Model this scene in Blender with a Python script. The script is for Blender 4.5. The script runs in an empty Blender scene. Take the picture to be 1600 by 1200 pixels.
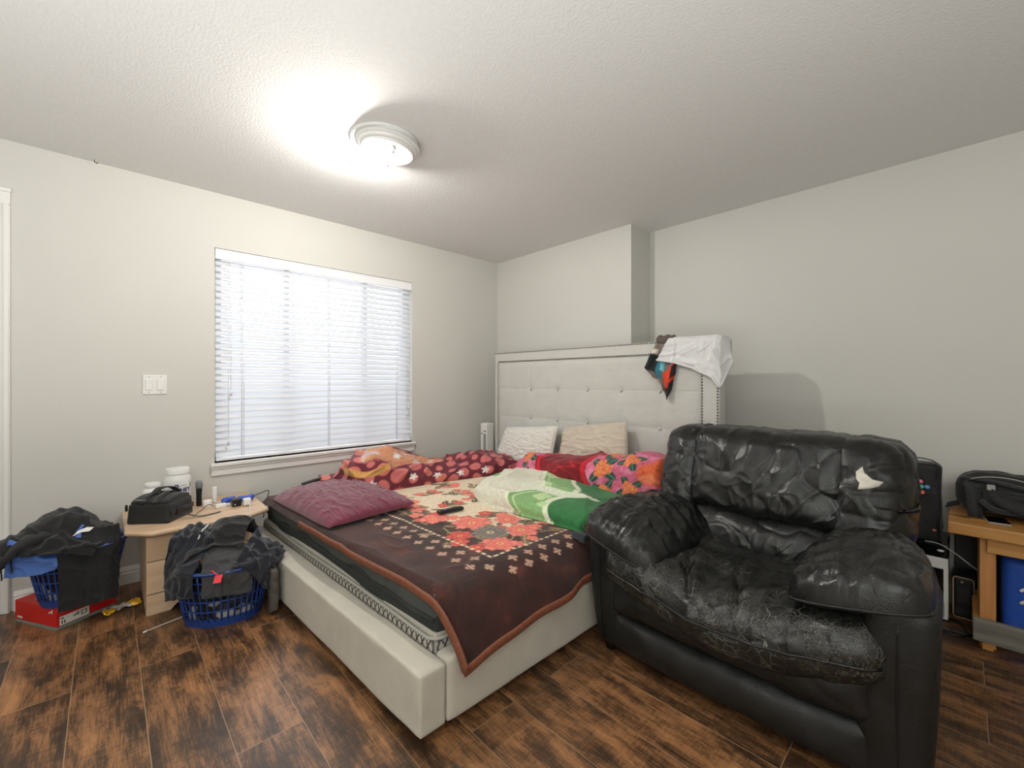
import bpy, bmesh, math, random
import numpy as np
from mathutils import Vector
from mathutils.bvhtree import BVHTree
PI = math.pi
rng = np.random.default_rng(7)
SC = bpy.context.scene
COL = SC.collection

# ------------------------------------------------------------------ colour and noise helpers
def lin(c):
    if isinstance(c, str):
        c = [int(c[i:i+2], 16)/255 for i in (1, 3, 5)]
    return tuple((x/12.92 if x <= .04045 else ((x+.055)/1.055)**2.4) for x in c[:3])
def lin_np(A):
    A = np.clip(A, 0, 1)
    return np.where(A <= .04045, A/12.92, ((A+.055)/1.055)**2.4)
def rgb(h): return np.array([int(h[i:i+2], 16)/255 for i in (1, 3, 5)])

_perm = np.random.default_rng(3).permutation(256)
_perm = np.concatenate([_perm, _perm, _perm])
_grad = np.random.default_rng(4).normal(size=(256, 3)); _grad /= np.linalg.norm(_grad, axis=1)[:, None]
def pn(x, y, z=0.0):
    x, y, z = np.broadcast_arrays(np.asarray(x, float), np.asarray(y, float), np.asarray(z, float))
    xi, yi, zi = np.floor(x).astype(int), np.floor(y).astype(int), np.floor(z).astype(int)
    xf, yf, zf = x-xi, y-yi, z-zi
    u, v, w = [t*t*t*(t*(t*6-15)+10) for t in (xf, yf, zf)]
    out = 0
    for dx in (0, 1):
        for dy in (0, 1):
            for dz in (0, 1):
                g = _grad[_perm[_perm[_perm[(xi+dx) & 255]+((yi+dy) & 255)]+((zi+dz) & 255)] & 255]
                d = g[..., 0]*(xf-dx)+g[..., 1]*(yf-dy)+g[..., 2]*(zf-dz)
                out = out + d*(u if dx else 1-u)*(v if dy else 1-v)*(w if dz else 1-w)
    return out*1.6
def fbm(x, y, z=0.0, o=4):
    s, a = 0, 1.0
    for k in range(o):
        s = s+a*pn(x*2**k+17*k, y*2**k-9*k, z*2**k+5*k); a *= .5
    return s
def ridge(x, y, z=0.0, p=3): return np.clip(1-np.abs(pn(x, y, z))*1.6, 0, 1)**p
def sstep(a, b, x):
    t = np.clip((x-a)/(b-a), 0, 1); return t*t*(3-2*t)

# ------------------------------------------------------------------ materials
def mat(name, color, rough=.6, metal=0.0, bump=None, var=None, sheen=0.0, attr=False, spec=None, emit=None, trans=0.0, coat=0.0, weave=None):
    m = bpy.data.materials.new(name); m.use_nodes = True
    nt = m.node_tree; N = nt.nodes; L = nt.links
    b = N['Principled BSDF']
    c = lin(color) if isinstance(color, str) else color
    b.inputs['Base Color'].default_value = (*c, 1); b.inputs['Roughness'].default_value = rough; b.inputs['Metallic'].default_value = metal
    if spec is not None: b.inputs['Specular IOR Level'].default_value = spec
    if sheen: b.inputs['Sheen Weight'].default_value = sheen; b.inputs['Sheen Roughness'].default_value = .5
    if coat: b.inputs['Coat Weight'].default_value = coat
    if emit: b.inputs['Emission Color'].default_value = (*lin(emit[0]), 1); b.inputs['Emission Strength'].default_value = emit[1]
    tc = N.new('ShaderNodeTexCoord')
    src = None
    if attr:
        a = N.new('ShaderNodeVertexColor'); a.layer_name = 'Col'; src = a.outputs['Color']
    if var:                                      # (scale, amount)
        n = N.new('ShaderNodeTexNoise'); n.inputs['Scale'].default_value = var[0]; n.inputs['Detail'].default_value = 5
        L.new(tc.outputs['Object'], n.inputs['Vector'])
        r = N.new('ShaderNodeMapRange'); r.inputs['From Min'].default_value = .3; r.inputs['From Max'].default_value = .7
        r.inputs['To Min'].default_value = 1-var[1]; r.inputs['To Max'].default_value = 1+var[1]
        L.new(n.outputs['Fac'], r.inputs['Value'])
        mx = N.new('ShaderNodeMix'); mx.data_type = 'RGBA'; mx.blend_type = 'MULTIPLY'; mx.inputs['Factor'].default_value = 1
        if src: L.new(src, mx.inputs['A'])
        else: mx.inputs['A'].default_value = (*c, 1)
        L.new(r.outputs['Result'], mx.inputs['B']); src = mx.outputs['Result']
    if src: L.new(src, b.inputs['Base Color'])
    if bump:
        n2 = N.new('ShaderNodeTexNoise'); n2.inputs['Scale'].default_value = bump[0]; n2.inputs['Detail'].default_value = 6
        L.new(tc.outputs['Object'], n2.inputs['Vector'])
        bp = N.new('ShaderNodeBump'); bp.inputs['Strength'].default_value = bump[1]; bp.inputs['Distance'].default_value = bump[2] if len(bump) > 2 else .004
        L.new(n2.outputs['Fac'], bp.inputs['Height']); L.new(bp.outputs['Normal'], b.inputs['Normal'])
    if weave:
        wv = N.new('ShaderNodeTexVoronoi'); wv.inputs['Scale'].default_value = weave[0]
        L.new(tc.outputs['Object'], wv.inputs['Vector'])
        bp = N.new('ShaderNodeBump'); bp.inputs['Strength'].default_value = weave[1]; bp.inputs['Distance'].default_value = .002
        L.new(wv.outputs['Distance'], bp.inputs['Height']); L.new(bp.outputs['Normal'], b.inputs['Normal'])
    if trans:
        t = N.new('ShaderNodeBsdfTranslucent'); t.inputs['Color'].default_value = (*c, 1)
        ms = N.new('ShaderNodeMixShader'); ms.inputs['Fac'].default_value = trans
        out = N['Material Output']
        L.new(b.outputs[0], ms.inputs[1]); L.new(t.outputs[0], ms.inputs[2]); L.new(ms.outputs[0], out.inputs['Surface'])
    return m

def floor_mat():
    m = bpy.data.materials.new('walnut laminate planks'); m.use_nodes = True
    nt = m.node_tree; N = nt.nodes; L = nt.links; b = N['Principled BSDF']
    tc = N.new('ShaderNodeTexCoord'); mp = N.new('ShaderNodeMapping')
    mp.inputs['Location'].default_value = (.35, 5.615, 0)
    L.new(tc.outputs['Object'], mp.inputs['Vector'])
    br = N.new('ShaderNodeTexBrick'); br.offset = .37; br.offset_frequency = 2
    br.inputs['Scale'].default_value = 1; br.inputs['Brick Width'].default_value = 1.21; br.inputs['Row Height'].default_value = .2
    br.inputs['Mortar Size'].default_value = .0011; br.inputs['Mortar Smooth'].default_value = .1; br.inputs['Bias'].default_value = 0
    br.inputs['Color1'].default_value = (0, 0, 0, 1); br.inputs['Color2'].default_value = (1, 1, 1, 1); br.inputs['Mortar'].default_value = (.5, .5, .5, 1)
    L.new(mp.outputs[0], br.inputs['Vector'])
    # shift the grain per plank
    sh = N.new('ShaderNodeVectorMath'); sh.operation = 'MULTIPLY_ADD'; sh.inputs[1].default_value = (7, 3, 5)
    L.new(br.outputs['Color'], sh.inputs[0]); L.new(tc.outputs['Object'], sh.inputs[2])
    def noise(sc, scale, det, rough=.6, dist=0):
        q = N.new('ShaderNodeMapping'); q.inputs['Scale'].default_value = sc; L.new(sh.outputs[0], q.inputs['Vector'])
        n = N.new('ShaderNodeTexNoise'); n.inputs['Scale'].default_value = scale; n.inputs['Detail'].default_value = det
        n.inputs['Roughness'].default_value = rough; n.inputs['Distortion'].default_value = dist
        L.new(q.outputs[0], n.inputs['Vector']); return n.outputs['Fac']
    big = noise((2.0, 6.0, 1), 1.8, 8, .66, .35)
    fine = noise((2.2, 34, 1), 5, 5, .7, .2)
    cross = noise((70, 8, 1), 2.4, 4, .65)
    def math_(op, a, c):
        k = N.new('ShaderNodeMath'); k.operation = op
        for i, v in enumerate((a, c)):
            if isinstance(v, (int, float)): k.inputs[i].default_value = v
            else: L.new(v, k.inputs[i])
        return k.outputs[0]
    f = math_('ADD', math_('ADD', math_('MULTIPLY', big, .60), math_('MULTIPLY', fine, .26)), math_('MULTIPLY', cross, .14))
    f = math_('ADD', f, math_('MULTIPLY', math_('SUBTRACT', br.outputs['Color'], .5), .05))
    cr = N.new('ShaderNodeValToRGB'); e = cr.color_ramp.elements
    e[0].position = .37; e[0].color = (*lin('#2a1d13'), 1); e[1].position = .64; e[1].color = (*lin('#b07c4e'), 1)
    for p, c in ((.45, '#463223'), (.495, '#66482e'), (.54, '#855d3d'), (.59, '#9b6d46')):
        q = e.new(p); q.color = (*lin(c), 1)
    L.new(f, cr.inputs['Fac'])
    mx = N.new('ShaderNodeMix'); mx.data_type = 'RGBA'; L.new(br.outputs['Fac'], mx.inputs['Factor'])
    L.new(cr.outputs['Color'], mx.inputs['A']); mx.inputs['B'].default_value = (*lin('#a08468'), 1)
    L.new(mx.outputs['Result'], b.inputs['Base Color'])
    rr = N.new('ShaderNodeMapRange'); rr.inputs['To Min'].default_value = .42; rr.inputs['To Max'].default_value = .3
    L.new(f, rr.inputs['Value']); L.new(rr.outputs['Result'], b.inputs['Roughness'])
    bp = N.new('ShaderNodeBump'); bp.inputs['Strength'].default_value = .12; bp.inputs['Distance'].default_value = .002
    L.new(fine, bp.inputs['Height']); L.new(bp.outputs['Normal'], b.inputs['Normal'])
    return m

def wood_mat(name, dark, light, axis, scale=1.0, rough=.45, knots=0.0):
    m = bpy.data.materials.new(name); m.use_nodes = True
    nt = m.node_tree; N = nt.nodes; L = nt.links; b = N['Principled BSDF']
    tc = N.new('ShaderNodeTexCoord'); mp = N.new('ShaderNodeMapping')
    s = [9, 9, 9]; s[axis] = .9
    mp.inputs['Scale'].default_value = [k*scale for k in s]; L.new(tc.outputs['Object'], mp.inputs['Vector'])
    n = N.new('ShaderNodeTexNoise'); n.inputs['Scale'].default_value = 2; n.inputs['Detail'].default_value = 6; n.inputs['Distortion'].default_value = .7
    L.new(mp.outputs[0], n.inputs['Vector'])
    cr = N.new('ShaderNodeValToRGB'); e = cr.color_ramp.elements
    e[0].position = .3; e[0].color = (*lin(dark), 1); e[1].position = .68; e[1].color = (*lin(light), 1)
    L.new(n.outputs['Fac'], cr.inputs['Fac'])
    src = cr.outputs['Color']
    if knots:
        v = N.new('ShaderNodeTexNoise'); v.inputs['Scale'].default_value = 7; v.inputs['Detail'].default_value = 1
        L.new(tc.outputs['Object'], v.inputs['Vector'])
        r = N.new('ShaderNodeMapRange'); r.inputs['From Min'].default_value = .66; r.inputs['From Max'].default_value = .74
        L.new(v.outputs['Fac'], r.inputs['Value'])
        k = N.new('ShaderNodeMath'); k.operation = 'MULTIPLY'; k.inputs[1].default_value = knots; L.new(r.outputs['Result'], k.inputs[0])
        mx = N.new('ShaderNodeMix'); mx.data_type = 'RGBA'; L.new(k.outputs[0], mx.inputs['Factor']); L.new(src, mx.inputs['A'])
        mx.inputs['B'].default_value = (*lin('#5a3418'), 1); src = mx.outputs['Result']
    L.new(src, b.inputs['Base Color']); b.inputs['Roughness'].default_value = rough
    return m

def leather_mat(name, worn=0.0, rough=.34):
    m = bpy.data.materials.new(name); m.use_nodes = True
    nt = m.node_tree; N = nt.nodes; L = nt.links; b = N['Principled BSDF']
    tc = N.new('ShaderNodeTexCoord')
    def noise(scale, det=4, rg=.55, vec=None):
        n = N.new('ShaderNodeTexNoise'); n.inputs['Scale'].default_value = scale; n.inputs['Detail'].default_value = det; n.inputs['Roughness'].default_value = rg
        L.new(vec or tc.outputs['Object'], n.inputs['Vector']); return n
    def mr(v, a, c, d=0.0, e=1.0):
        r = N.new('ShaderNodeMapRange'); r.inputs['From Min'].default_value = a; r.inputs['From Max'].default_value = c; r.inputs['To Min'].default_value = d; r.inputs['To Max'].default_value = e
        L.new(v, r.inputs['Value']); return r.outputs['Result']
    def mm(op, a, c):
        k = N.new('ShaderNodeMath'); k.operation = op
        for i, v in enumerate((a, c)):
            if isinstance(v, (int, float)): k.inputs[i].default_value = v
            else: L.new(v, k.inputs[i])
        return k.outputs[0]
    n = noise(5, 5)
    cr = N.new('ShaderNodeValToRGB'); e = cr.color_ramp.elements
    e[0].position = .35; e[0].color = (*lin('#0b0c0b'), 1); e[1].position = .75; e[1].color = (*lin('#1c1d1c'), 1)
    L.new(n.outputs['Fac'], cr.inputs['Fac']); src = cr.outputs['Color']
    g = N.new('ShaderNodeTexVoronoi'); g.inputs['Scale'].default_value = 260; L.new(tc.outputs['Object'], g.inputs['Vector'])
    ds = noise(7, 3)
    va = N.new('ShaderNodeVectorMath'); va.operation = 'MULTIPLY_ADD'; va.inputs[1].default_value = (.10, .10, .10)
    L.new(ds.outputs['Color'], va.inputs[0]); L.new(tc.outputs['Object'], va.inputs[2])
    def edges(scale, w):
        ed = N.new('ShaderNodeTexVoronoi'); ed.feature = 'DISTANCE_TO_EDGE'; ed.inputs['Scale'].default_value = scale; L.new(va.outputs[0], ed.inputs['Vector'])
        return mr(ed.outputs['Distance'], 0, w, 1, 0)
    patch = mr(noise(3.5, 3).outputs['Fac'], .44, .62)
    cre = mm('MULTIPLY', edges(12, .05), patch)
    h = mm('ADD', mm('MULTIPLY', g.outputs['Distance'], .16), mm('MULTIPLY', n.outputs['Fac'], .5))
    if worn:
        fine = mm('MULTIPLY', edges(30, .045), mr(noise(5, 3).outputs['Fac'], .42, .6))
        finer = mm('MULTIPLY', edges(85, .06), mr(noise(8, 3).outputs['Fac'], .48, .64))
        scuff = mm('MULTIPLY', mr(noise(170, 3, .7).outputs['Fac'], .5, .72), mr(noise(6, 4, .65).outputs['Fac'], .45, .66))
        sx = N.new('ShaderNodeSeparateXYZ'); L.new(tc.outputs['Object'], sx.inputs[0])
        frontm = mr(sx.outputs['Y'], -.05, -.35, .25, 1)
        tot = mm('MULTIPLY', mm('MAXIMUM', mm('MAXIMUM', mm('MULTIPLY', fine, .55), mm('MULTIPLY', finer, .5)), scuff), frontm)
        mx = N.new('ShaderNodeMix'); mx.data_type = 'RGBA'; L.new(mm('MULTIPLY', tot, worn), mx.inputs['Factor']); L.new(src, mx.inputs['A'])
        mx.inputs['B'].default_value = (*lin('#8f8c80'), 1); src = mx.outputs['Result']
        h = mm('SUBTRACT', h, mm('ADD', mm('MULTIPLY', fine, .45), mm('MULTIPLY', finer, .3)))
    else: h = mm('SUBTRACT', h, mm('MULTIPLY', cre, .12))
    L.new(src, b.inputs['Base Color'])
    L.new(mr(noise(9, 4).outputs['Fac'], .3, .7, rough-.07, rough+.14), b.inputs['Roughness'])
    bp = N.new('ShaderNodeBump'); bp.inputs['Strength'].default_value = .5; bp.inputs['Distance'].default_value = .005
    L.new(h, bp.inputs['Height']); L.new(bp.outputs['Normal'], b.inputs['Normal'])
    return m

# ------------------------------------------------------------------ mesh helpers (world coordinates in, objects out)
ORG = {}
def setp(o, label=None, cat=None, group=None, kind=None):
    if label: o['label'] = label
    if cat: o['category'] = cat
    if group: o['group'] = group
    if kind: o['kind'] = kind
    return o
def thing(name, loc, label, cat, group=None):
    o = bpy.data.objects.new(name, None); COL.objects.link(o); o.location = loc; o.empty_display_size = .05
    ORG[o.name] = np.array(loc, float)
    return setp(o, label, cat, group)
def emit(name, V, F, m, parent=None, label=None, cat=None, group=None, kind=None, smooth=True, color=None, angle=None):
    V = np.asarray(V, float).reshape(-1, 3)
    if parent is not None: org = ORG[parent.name]
    else: org = np.array([V[:, 0].mean(), V[:, 1].mean(), V[:, 2].min()])
    me = bpy.data.meshes.new(name)
    if isinstance(F, np.ndarray):
        k = F.shape[1]; nF = len(F)
        me.vertices.add(len(V)); me.vertices.foreach_set('co', (V-org).ravel())
        me.loops.add(nF*k); me.loops.foreach_set('vertex_index', F.ravel().astype(np.int32))
        me.polygons.add(nF); me.polygons.foreach_set('loop_start', np.arange(0, nF*k, k, dtype=np.int32))
        me.update(calc_edges=True)
    else:
        me.from_pydata([tuple(v) for v in (V-org)], [], [tuple(int(i) for i in f) for f in F])
    me.validate()
    if smooth:
        me.polygons.foreach_set('use_smooth', [True]*len(me.polygons))
        if angle is not None: me.set_sharp_from_angle(angle=math.radians(angle))
    if color is not None:
        a = me.color_attributes.new('Col', 'FLOAT_COLOR', 'POINT')
        c4 = np.ones((len(V), 4), np.float32); c4[:, :3] = lin_np(color)
        a.data.foreach_set('color', c4.ravel())
    me.materials.append(m)
    o = bpy.data.objects.new(name, me); COL.objects.link(o)
    if parent is not None:
        o.parent = parent
    else: o.location = org
    ORG[o.name] = org
    return setp(o, label, cat, group, kind)
class MB:
    """collects shapes for ONE mesh"""
    def __init__(s): s.V = []; s.F = []; s.n = 0
    def add(s, V, F):
        V = np.asarray(V, float).reshape(-1, 3)
        s.V.append(V); s.F += [tuple(int(i)+s.n for i in f) for f in F]; s.n += len(V); return s
    def box(s, a, b, bev=0.0, rot=0, c=None):
        V, F = box(a, b, bev)
        if rot:
            c = np.array(c if c is not None else [(a[0]+b[0])/2, (a[1]+b[1])/2]); R = np.array([[math.cos(rot), -math.sin(rot)], [math.sin(rot), math.cos(rot)]])
            V[:, :2] = (V[:, :2]-c) @ R.T + c
        return s.add(V, F)
    def tube(s, P, r, n=8, **k): return s.add(*tube(P, r, n, **k))
    def out(s, name, m, parent=None, **k): return emit(name, np.concatenate(s.V), s.F, m, parent, **k)
def box(a, b, bev=0.0, seg=2):
    a, b = np.minimum(a, b).astype(float), np.maximum(a, b).astype(float)
    bm = bmesh.new(); bmesh.ops.create_cube(bm, size=1)
    for v in bm.verts: v.co = [(a[i]+b[i])/2+v.co[i]*(b[i]-a[i]) for i in range(3)]
    if bev: bmesh.ops.bevel(bm, geom=bm.edges[:], offset=min(bev, .48*min(b-a)), segments=seg, profile=.5, affect='EDGES')
    bm.verts.index_update()
    V = np.array([v.co[:] for v in bm.verts]); F = [tuple(v.index for v in f.verts) for f in bm.faces]; bm.free()
    return V, F
def rbox(half, r, n):
    """rounded box as a welded quad shell around the origin, n = cells along x, y, z"""
    h = np.array(half, float); n = (n, n, n) if isinstance(n, int) else n
    pts, faces, cnt = [], [], 0
    for ax in range(3):
        u, v = [i for i in range(3) if i != ax]
        for sg in (-1, 1):
            gu, gv = np.linspace(-1, 1, n[u]+1), np.linspace(-1, 1, n[v]+1)
            U, Vv = np.meshgrid(gu, gv, indexing='ij')
            P = np.zeros(U.shape+(3,)); P[..., u] = U*h[u]; P[..., v] = Vv*h[v]; P[..., ax] = sg*h[ax]
            idx = np.arange(U.size).reshape(U.shape)+cnt
            q = np.stack([idx[:-1, :-1], idx[1:, :-1], idx[1:, 1:], idx[:-1, 1:]], -1).reshape(-1, 4)
            flip = (sg == 1) ^ (ax == 1)
            if not flip: q = q[:, ::-1]
            pts.append(P.reshape(-1, 3)); faces.append(q); cnt += U.size
    P = np.concatenate(pts); F = np.concatenate(faces)
    core = np.maximum(h-r, 0)
    Q = np.clip(P, -core, core); D = P-Q; L = np.linalg.norm(D, axis=1, keepdims=True); L[L == 0] = 1
    P2 = Q+D/L*r
    _, first, inv = np.unique(np.round(P, 6), axis=0, return_index=True, return_inverse=True)
    V = P2[first]; F = inv.reshape(-1)[F]; a, b, c, d = [V[F[:, i]] for i in range(4)]
    bad = (np.cross(c-a, d-b)*(a+b+c+d)).sum(1) < 0; F[bad] = F[bad][:, ::-1]
    return V, F
def vnorm(V, F):
    F = np.asarray(F); a, b, c, d = [V[F[:, i]] for i in range(4)]
    n = np.cross(c-a, d-b); N = np.zeros_like(V)
    for i in range(4): np.add.at(N, F[:, i], n)
    L = np.linalg.norm(N, axis=1, keepdims=True); L[L == 0] = 1
    return N/L
def smooth_path(P, k=8, closed=False):
    P = np.asarray(P, float); n = len(P); out = []
    rngi = range(n if closed else n-1)
    for i in rngi:
        p0 = P[(i-1) % n] if (closed or i > 0) else 2*P[0]-P[1]
        p1, p2 = P[i], P[(i+1) % n]
        p3 = P[(i+2) % n] if (closed or i+2 < n) else 2*P[-1]-P[-2]
        for t in np.arange(k)/k:
            out.append(.5*((2*p1)+(-p0+p2)*t+(2*p0-5*p1+4*p2-p3)*t*t+(-p0+3*p1-3*p2+p3)*t**3))
    if not closed: out.append(P[-1])
    return np.array(out)
def tube(P, r, n=8, closed=False, flat=None):
    """flat = (rx, rz): elliptical section, rz measured along world z"""
    P = np.asarray(P, float); m = len(P)
    T = (np.roll(P, -1, 0)-np.roll(P, 1, 0)) if closed else np.gradient(P, axis=0)
    T /= np.maximum(np.linalg.norm(T, axis=1, keepdims=True), 1e-9)
    up = np.array([0, 0, 1.0]); V = []
    prev = None
    for i in range(m):
        s = np.cross(T[i], up)
        if np.linalg.norm(s) < .15: s = prev if prev is not None else np.cross(T[i], [1, 0, 0])
        s = s/np.linalg.norm(s); prev = s; w = np.cross(s, T[i])
        rr = r[i] if hasattr(r, '__len__') else r
        for k in range(n):
            a = 2*PI*k/n
            if flat: V.append(P[i]+s*math.cos(a)*flat[0]+w*math.sin(a)*flat[1])
            else: V.append(P[i]+rr*(s*math.cos(a)+w*math.sin(a)))
    F = []
    for i in range(m if closed else m-1):
        j = (i+1) % m
        for k in range(n): F.append((i*n+k, j*n+k, j*n+(k+1) % n, i*n+(k+1) % n))
    if not closed: F += [tuple(range(n))[::1], tuple(range((m-1)*n, m*n))[::-1]]
    return np.array(V), F
def lathe(c, prof, n=40, ax=None):
    """prof = [(r, z)] around vertical axis at c"""
    V = []; F = []; m = len(prof)
    for r, z in prof:
        for k in range(n): V.append((c[0]+r*math.cos(2*PI*k/n), c[1]+r*math.sin(2*PI*k/n), c[2]+z))
    for i in range(m-1):
        for k in range(n): F.append((i*n+k, i*n+(k+1) % n, (i+1)*n+(k+1) % n, (i+1)*n+k))
    F += [tuple(range(n))[::-1], tuple(range((m-1)*n, m*n))]
    return np.array(V), F
def gridF(a, b, wrap=False):
    I = np.arange(a*b).reshape(a, b)
    if wrap: I = np.concatenate([I, I[:, :1]], 1)
    return np.stack([I[:-1, :-1], I[1:, :-1], I[1:, 1:], I[:-1, 1:]], -1).reshape(-1, 4)
def solid(o, t, off=0):
    md = o.modifiers.new('thickness', 'SOLIDIFY'); md.thickness = t; md.offset = off; return o
def subd(o, l=1):
    md = o.modifiers.new('smooth', 'SUBSURF'); md.levels = l; md.render_levels = l; return o
def lettering(name, txt, size, origin, xdir, ydir, m, parent, extrude=.0004, align='LEFT', bold=0.0, label=None):
    cu = bpy.data.curves.new(name, 'FONT'); cu.body = txt; cu.size = size; cu.extrude = extrude; cu.align_x = align; cu.offset = bold
    ob = bpy.data.objects.new(name, cu); COL.objects.link(ob)
    me = bpy.data.meshes.new_from_object(ob.evaluated_get(bpy.context.evaluated_depsgraph_get()))
    V = np.array([v.co[:] for v in me.vertices]); F = [tuple(p.vertices) for p in me.polygons]
    bpy.data.objects.remove(ob); bpy.data.curves.remove(cu); bpy.data.meshes.remove(me)
    xd, yd = np.array(xdir, float), np.array(ydir, float); xd /= np.linalg.norm(xd); yd /= np.linalg.norm(yd); zd = np.cross(xd, yd)
    W = np.array(origin)+V[:, :1]*xd+V[:, 1:2]*yd+V[:, 2:]*zd
    return emit(name, W, F, m, parent, smooth=False, label=label)
def flatpoly(pts, origin, xdir, ydir, t=.0006):
    xd, yd = np.array(xdir, float), np.array(ydir, float); xd /= np.linalg.norm(xd); yd /= np.linalg.norm(yd); zd = np.cross(xd, yd)
    n = len(pts); A = np.array([np.array(origin)+p[0]*xd+p[1]*yd for p in pts]); V = np.concatenate([A, A+zd*t])
    return V, [tuple(range(n))[::-1], tuple(range(n, 2*n))]+[(i, (i+1) % n, n+(i+1) % n, n+i) for i in range(n)]

# ------------------------------------------------------------------ little cloth solver (position based)
def sd_box(c, half, rot=0):
    c, half = np.array(c, float), np.array(half, float); cr, sr = math.cos(rot), math.sin(rot)
    def f(P, th):
        q = P-c; x = q[:, 0]*cr+q[:, 1]*sr; y = -q[:, 0]*sr+q[:, 1]*cr
        L = np.stack([x, y, q[:, 2]], 1); h = half+th
        ins = np.all(np.abs(L) < h, axis=1)
        if ins.any():
            K = L[ins]; pen = h-np.abs(K); ax = np.argmin(pen, 1); i = np.arange(len(K))
            K[i, ax] = np.sign(K[i, ax])*h[ax]; L[ins] = K
            P[ins] = np.stack([L[ins, 0]*cr-L[ins, 1]*sr, L[ins, 0]*sr+L[ins, 1]*cr, L[ins, 2]], 1)+c
        return ins
    return f
def sd_ell(c, r, rot=0):
    c, r = np.array(c, float), np.array(r, float); cr, sr = math.cos(rot), math.sin(rot)
    def f(P, th):
        q = P-c; L = np.stack([q[:, 0]*cr+q[:, 1]*sr, -q[:, 0]*sr+q[:, 1]*cr, q[:, 2]], 1)
        k = np.linalg.norm(L/(r+th), axis=1); ins = k < 1
        if ins.any():
            L[ins] /= np.maximum(k[ins], .05)[:, None]
            P[ins] = np.stack([L[ins, 0]*cr-L[ins, 1]*sr, L[ins, 0]*sr+L[ins, 1]*cr, L[ins, 2]], 1)+c
        return ins
    return f
def sd_fru(c, ab0, ab1, z0, z1, rot=0):
    cx, cy = c[:2]; cr, sr = math.cos(rot), math.sin(rot)
    def f(P, th):
        qx, qy = P[:, 0]-cx, P[:, 1]-cy; x = qx*cr+qy*sr; y = -qx*sr+qy*cr
        t = np.clip((P[:, 2]-z0)/(z1-z0), 0, 1); a = ab0[0]+(ab1[0]-ab0[0])*t+th; b = ab0[1]+(ab1[1]-ab0[1])*t+th
        rho = np.sqrt((x/a)**2+(y/b)**2); ds = (rho-1)*np.minimum(a, b); dt = P[:, 2]-z1-th; db = z0-P[:, 2]
        ins = (ds < 0) & (dt < 0) & (db < 0)
        if ins.any():
            side = ins & (ds > dt); top = ins & ~side
            P[top, 2] = z1+th
            s = 1/np.maximum(rho[side], .05); x2, y2 = x[side]*s, y[side]*s
            P[side, 0] = cx+x2*cr-y2*sr; P[side, 1] = cy+x2*sr+y2*cr
        return ins
    return f
def sd_floor(z0):
    def f(P, th):
        ins = P[:, 2] < z0+th; P[ins, 2] = z0+th; return ins
    return f
def drape(P, sp, cols, steps=140, g=.0016, fric=.85, damp=.97, th=.006, inner=5, bend=.25, pin=None):
    """P (a,b,3) start positions, sp = rest spacing; returns settled positions"""
    a, b = P.shape[:2]; X = P.copy(); Xp = X.copy(); w = np.ones((a, b, 1))
    if pin is not None: w[pin] = 0
    def con(A, B, wa, wb, L, k):
        d = B-A; l = np.maximum(np.linalg.norm(d, axis=2, keepdims=True), 1e-7); s = wa+wb; s = np.where(s == 0, 1, s)
        c = k*(l-L)/l*d/s; A += c*wa; B -= c*wb
    for st in range(steps):
        Vv = (X-Xp)*damp; Xp = X.copy(); X = X+Vv*w; X[..., 2] -= g*w[..., 0]
        for it in range(inner):
            for o in (0, 1):
                n = (b-o)//2*2+o
                con(X[:, o:n:2], X[:, o+1:n:2], w[:, o:n:2], w[:, o+1:n:2], sp, 1.0)
                n = (a-o)//2*2+o
                con(X[o:n:2], X[o+1:n:2], w[o:n:2], w[o+1:n:2], sp, 1.0)
            for o in (0, 1):
                n = (a-o)//2*2+o
                con(X[o:n:2, :-1], X[o+1:n:2, 1:], w[o:n:2, :-1], w[o+1:n:2, 1:], sp*1.41421, .35)
                con(X[o:n:2, 1:], X[o+1:n:2, :-1], w[o:n:2, 1:], w[o+1:n:2, :-1], sp*1.41421, .35)
            if bend:
                for o in range(4):
                    for k in (2,):
                        A, B = X[:, o:-k:4], X[:, o+k::4]; m = min(A.shape[1], B.shape[1])
                        if m: con(A[:, :m], B[:, :m], w[:, o:-k:4][:, :m], w[:, o+k::4][:, :m], sp*k, bend)
                        A, B = X[o:-k:4], X[o+k::4]; m = min(len(A), len(B))
                        if m: con(A[:m], B[:m], w[o:-k:4][:m], w[o+k::4][:m], sp*k, bend)
            Q = X.reshape(-1, 3); hit = np.zeros(len(Q), bool)
            for c in cols: hit |= c(Q, th)
            X = Q.reshape(a, b, 3)
        H = hit.reshape(a, b); Xp[H] = X[H]-(X[H]-Xp[H])*(1-fric)
        if pin is not None: X[pin] = P[pin]
    return X
def sheet(c, ux, uy, a, b, sp, shrink=1.0, noise=.0, seed=0, nscale=9):
    """flat start sheet: a x b points spacing sp along unit vectors ux, uy"""
    i, j = np.meshgrid(np.arange(a)-(a-1)/2, np.arange(b)-(b-1)/2, indexing='ij')
    P = np.array(c)+i[..., None]*sp*shrink*np.array(ux)+j[..., None]*sp*shrink*np.array(uy)
    P[..., 2] += noise*pn(i*sp*nscale+seed*3.7, j*sp*nscale-seed*1.3, seed+.5)
    return P
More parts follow.
